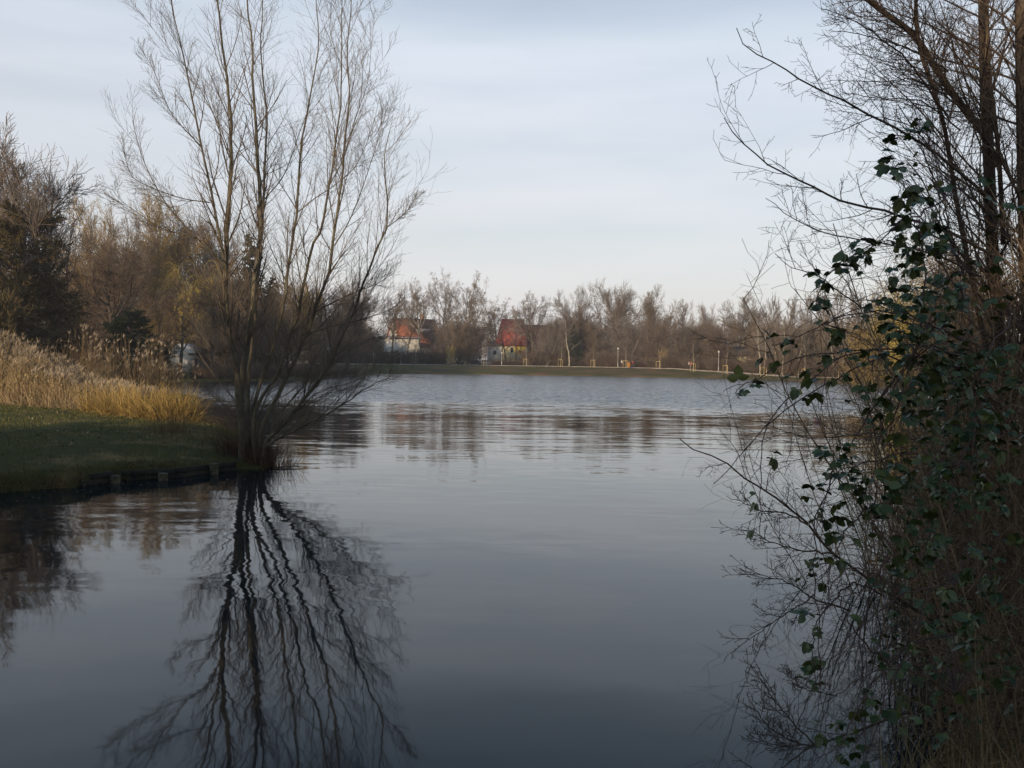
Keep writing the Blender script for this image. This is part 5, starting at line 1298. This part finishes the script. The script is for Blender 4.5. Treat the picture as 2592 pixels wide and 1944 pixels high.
# prickles
q = spawn(rngf, PC, RC, LC, 60, 0.0, 1.0, 1.4, 0.01, 0.5, 0.0); pr = grow(rngf, q[0], q[1], np.full(len(q[0]), 0.011), 1, 0.05, 0); gc.tubes(pr - bloc, np.array([[0.0016, 0.0003]]), 3)
BL = [(2330,330,30,6),(2290,420,50,12),(2320,500,50,16),(2300,600,60,18),(2360,620,60,12),(2180,618,20,5),(2140,655,35,8),(2095,695,20,4),(2076,750,15,5),(2200,790,50,8),(2100,820,40,7),(2010,870,20,4),(1960,880,16,3),(2330,700,80,18),(2400,780,80,20),(2300,830,60,13),(2350,920,80,22),(2180,900,50,7),(2090,930,50,5),(2030,980,40,4),(1880,985,25,5),(2210,970,40,5),(2420,950,80,18),(2300,1020,80,18),(2400,1080,90,20),(2500,900,80,14),(2480,1050,80,14),(2120,1150,36,9),(2150,1190,40,9),(2180,1250,50,12),(2230,1270,60,13),(2080,1250,26,5),(2090,1310,26,5),(2300,1200,80,18),(2400,1220,90,20),(2500,1250,90,14),(2130,1350,18,3),(2100,1400,30,4),(2080,1450,30,4),(2260,1430,60,7),(2350,1370,80,13),(2380,1480,80,13),(2500,1450,80,12),(2060,1560,18,3),(2060,1600,18,3),(2070,1650,18,3),(2230,1600,60,8),(2300,1680,60,8),(2420,1600,80,12),(2060,1730,22,4),(2230,1760,50,6),(2140,1830,50,6),(2150,1890,50,6),(2400,1780,90,11),(2520,1650,80,10),(2500,700,80,9),(2560,1100,60,8),(2540,500,60,5),(1945,1130,12,2),(1925,1260,8,2),(1925,1330,8,1)]
flat = PC.reshape(-1, 3)
for (px, py, rad, n) in BL:
    big = px > 2230
    for j in range(int(n * ((1.6 if py < 720 else 2.7) if big else 1.35))):
        D = rngf.uniform(3.8, 5.2) if big else rngf.uniform(3.9, 4.3)
        pos = P(px + rngf.normal(0, rad * 0.55), py + rngf.normal(0, rad * 0.55), D)
        k = np.argmin(((flat - pos) ** 2).sum(1)); v = flat[k]; dv = pos - v; dn = np.linalg.norm(dv)
        if dn > 0.35 and dn < 1e9:      # a short side shoot joins distant leaves to the nearest cane
            mid = (v + pos) / 2 + np.array([0, 0, 0.05])
            gc.tubes(spline([v, mid, pos], 6)[None] - bloc, np.linspace(0.002, 0.001, 6)[None], 3)
        d = np.array([rngf.normal(-0.25, 0.7), rngf.normal(-0.1, 0.6), rngf.normal(-0.25, 0.5)])
        compound(gl, rngf, pos, d, rngf.choice([rngf.uniform(0.022, 0.042), rngf.uniform(0.042, 0.068)], p=[0.4, 0.6]) * (D / 4.0) ** 0.5, gp=pets)
gl.V = [v - bloc for v in gl.V]
gc.tubes(np.array(pets) - bloc, np.full((len(pets), 3), 0.0011), 3)
gc.build('cane', M['bramble_cane'], bram, True)
gl.build('foliage', M['bramble_leaf'], bram)

# dry grass at the lower right corner
rng = np.random.default_rng(61); g_ = Geo(); n = 2600
x = rng.uniform(1.9, 4.6, n); y = rng.uniform(3.6, 8.0, n); ok = poly_sd(x, y, POND) > 0.02; x, y = x[ok], y[ok]
blades(g_, rng, np.stack([x, y, ground_h(x, y) - 0.03], 1), rng.uniform(0.3, 1.25, len(x)), 7, 0.4, 0.10, 0.006, 0.14)
tag(g_.build('dry_grass', M['dry_grass']), 'dry straw-coloured grass on the bank at the lower right', 'grass', kind='stuff')

# each repeated shrub and tree of the far bank is told apart by the staked saplings in front of it
sap_px = [a for a, b in SAP]
def relabel(pref, fmt, edge_l, edge_r):
    items = sorted([(float(o.get('col', 0)), o) for o in col.objects if o.get('label', '').startswith(pref)], key=lambda t: t[0])
    gaps = {}
    for px, o in items: gaps.setdefault(sum(1 for a in sap_px if a < px), []).append(o)
    for k, lst in gaps.items():
        for j, o in enumerate(lst):
            n = ordn[j] if len(lst) > 1 else 'only one'
            if k == 0: o['label'] = edge_l % ordn[len(lst) - 1 - j]
            elif k == len(sap_px): o['label'] = edge_r % ordn[j]
            else: o['label'] = fmt % (n, ordn[k - 1], ordn[k])
relabel('brown leafless shrub in the hedge', 'brown hedge shrub, %s from left between the %s and %s staked saplings', 'brown hedge shrub, %s to the left of the first staked sapling', 'brown hedge shrub, %s to the right of the last staked sapling')
relabel('bare brown tree merged', 'rear brown treetop, %s from left between the %s and %s staked saplings', 'rear brown treetop, %s to the left of the first staked sapling', 'rear brown treetop, %s to the right of the last staked sapling')
for i, o in enumerate(sorted([o for o in col.objects if o.get('label', '').startswith('low reddish-brown shrub on the bank')], key=lambda o: o['col'])):
    o['label'] = ('low reddish shrub on the inlet bank, %s to the left of the white shed' % ordn[3 - i]) if i < 4 else ('low reddish shrub on the inlet bank, %s to the right of the white shed' % ordn[i - 4])
for o in col.objects:
    if 'col' in o: del o['col']

# ================================================================ TREES BEHIND THE PHOTOGRAPHER (they shade the near bank)
for i, (x, y, h_, w_) in enumerate(((-9, -13, 12.5, 9), (-17, -10, 12, 9), (-24, -9, 10.2, 9), (-2, -16, 12.3, 9), (-31, -9, 9.2, 9), (-13, -20, 13.5, 11), (-21, -17, 12, 11), (-29, -17, 10.5, 10))):
    _, _, top, wid = get_tree('pine', 1 + i % 2)
    o = empty('evergreen_tree', (x, y, 1.0), i * 1.3, 'dense evergreen behind the photographer, ' + ordn[i] + ' of the row', 'conifer', 'evergreens behind the photographer')
    o.scale = (w_ / wid, w_ / wid, h_ / top)
    link('trunk', crown_mesh('pine', 1 + i % 2, 0, 'bark_dark'), o); link('crown', crown_mesh('pine', 1 + i % 2, 1, 'needle'), o)

for k_, v_ in used_labels.items():
    if v_ > 1: print('shared label', v_, k_)

# ================================================================ AIR
hz = Geo(); hz.box((0, 550, 19), (6200, 7300, 46))
hm = bpy.data.materials.new('haze'); hm.use_nodes = True
nt = hm.node_tree; nt.nodes.clear(); ho = nt.nodes.new('ShaderNodeOutputMaterial'); hv = nt.nodes.new('ShaderNodeVolumePrincipled')
hv.inputs['Color'].default_value = (0.90, 0.89, 0.90, 1); hv.inputs['Density'].default_value = 0.0004; hv.inputs['Anisotropy'].default_value = 0.2
nt.links.new(hv.outputs[0], ho.inputs['Volume'])
h_ = hz.build('haze', hm); tag(h_, kind='stuff')
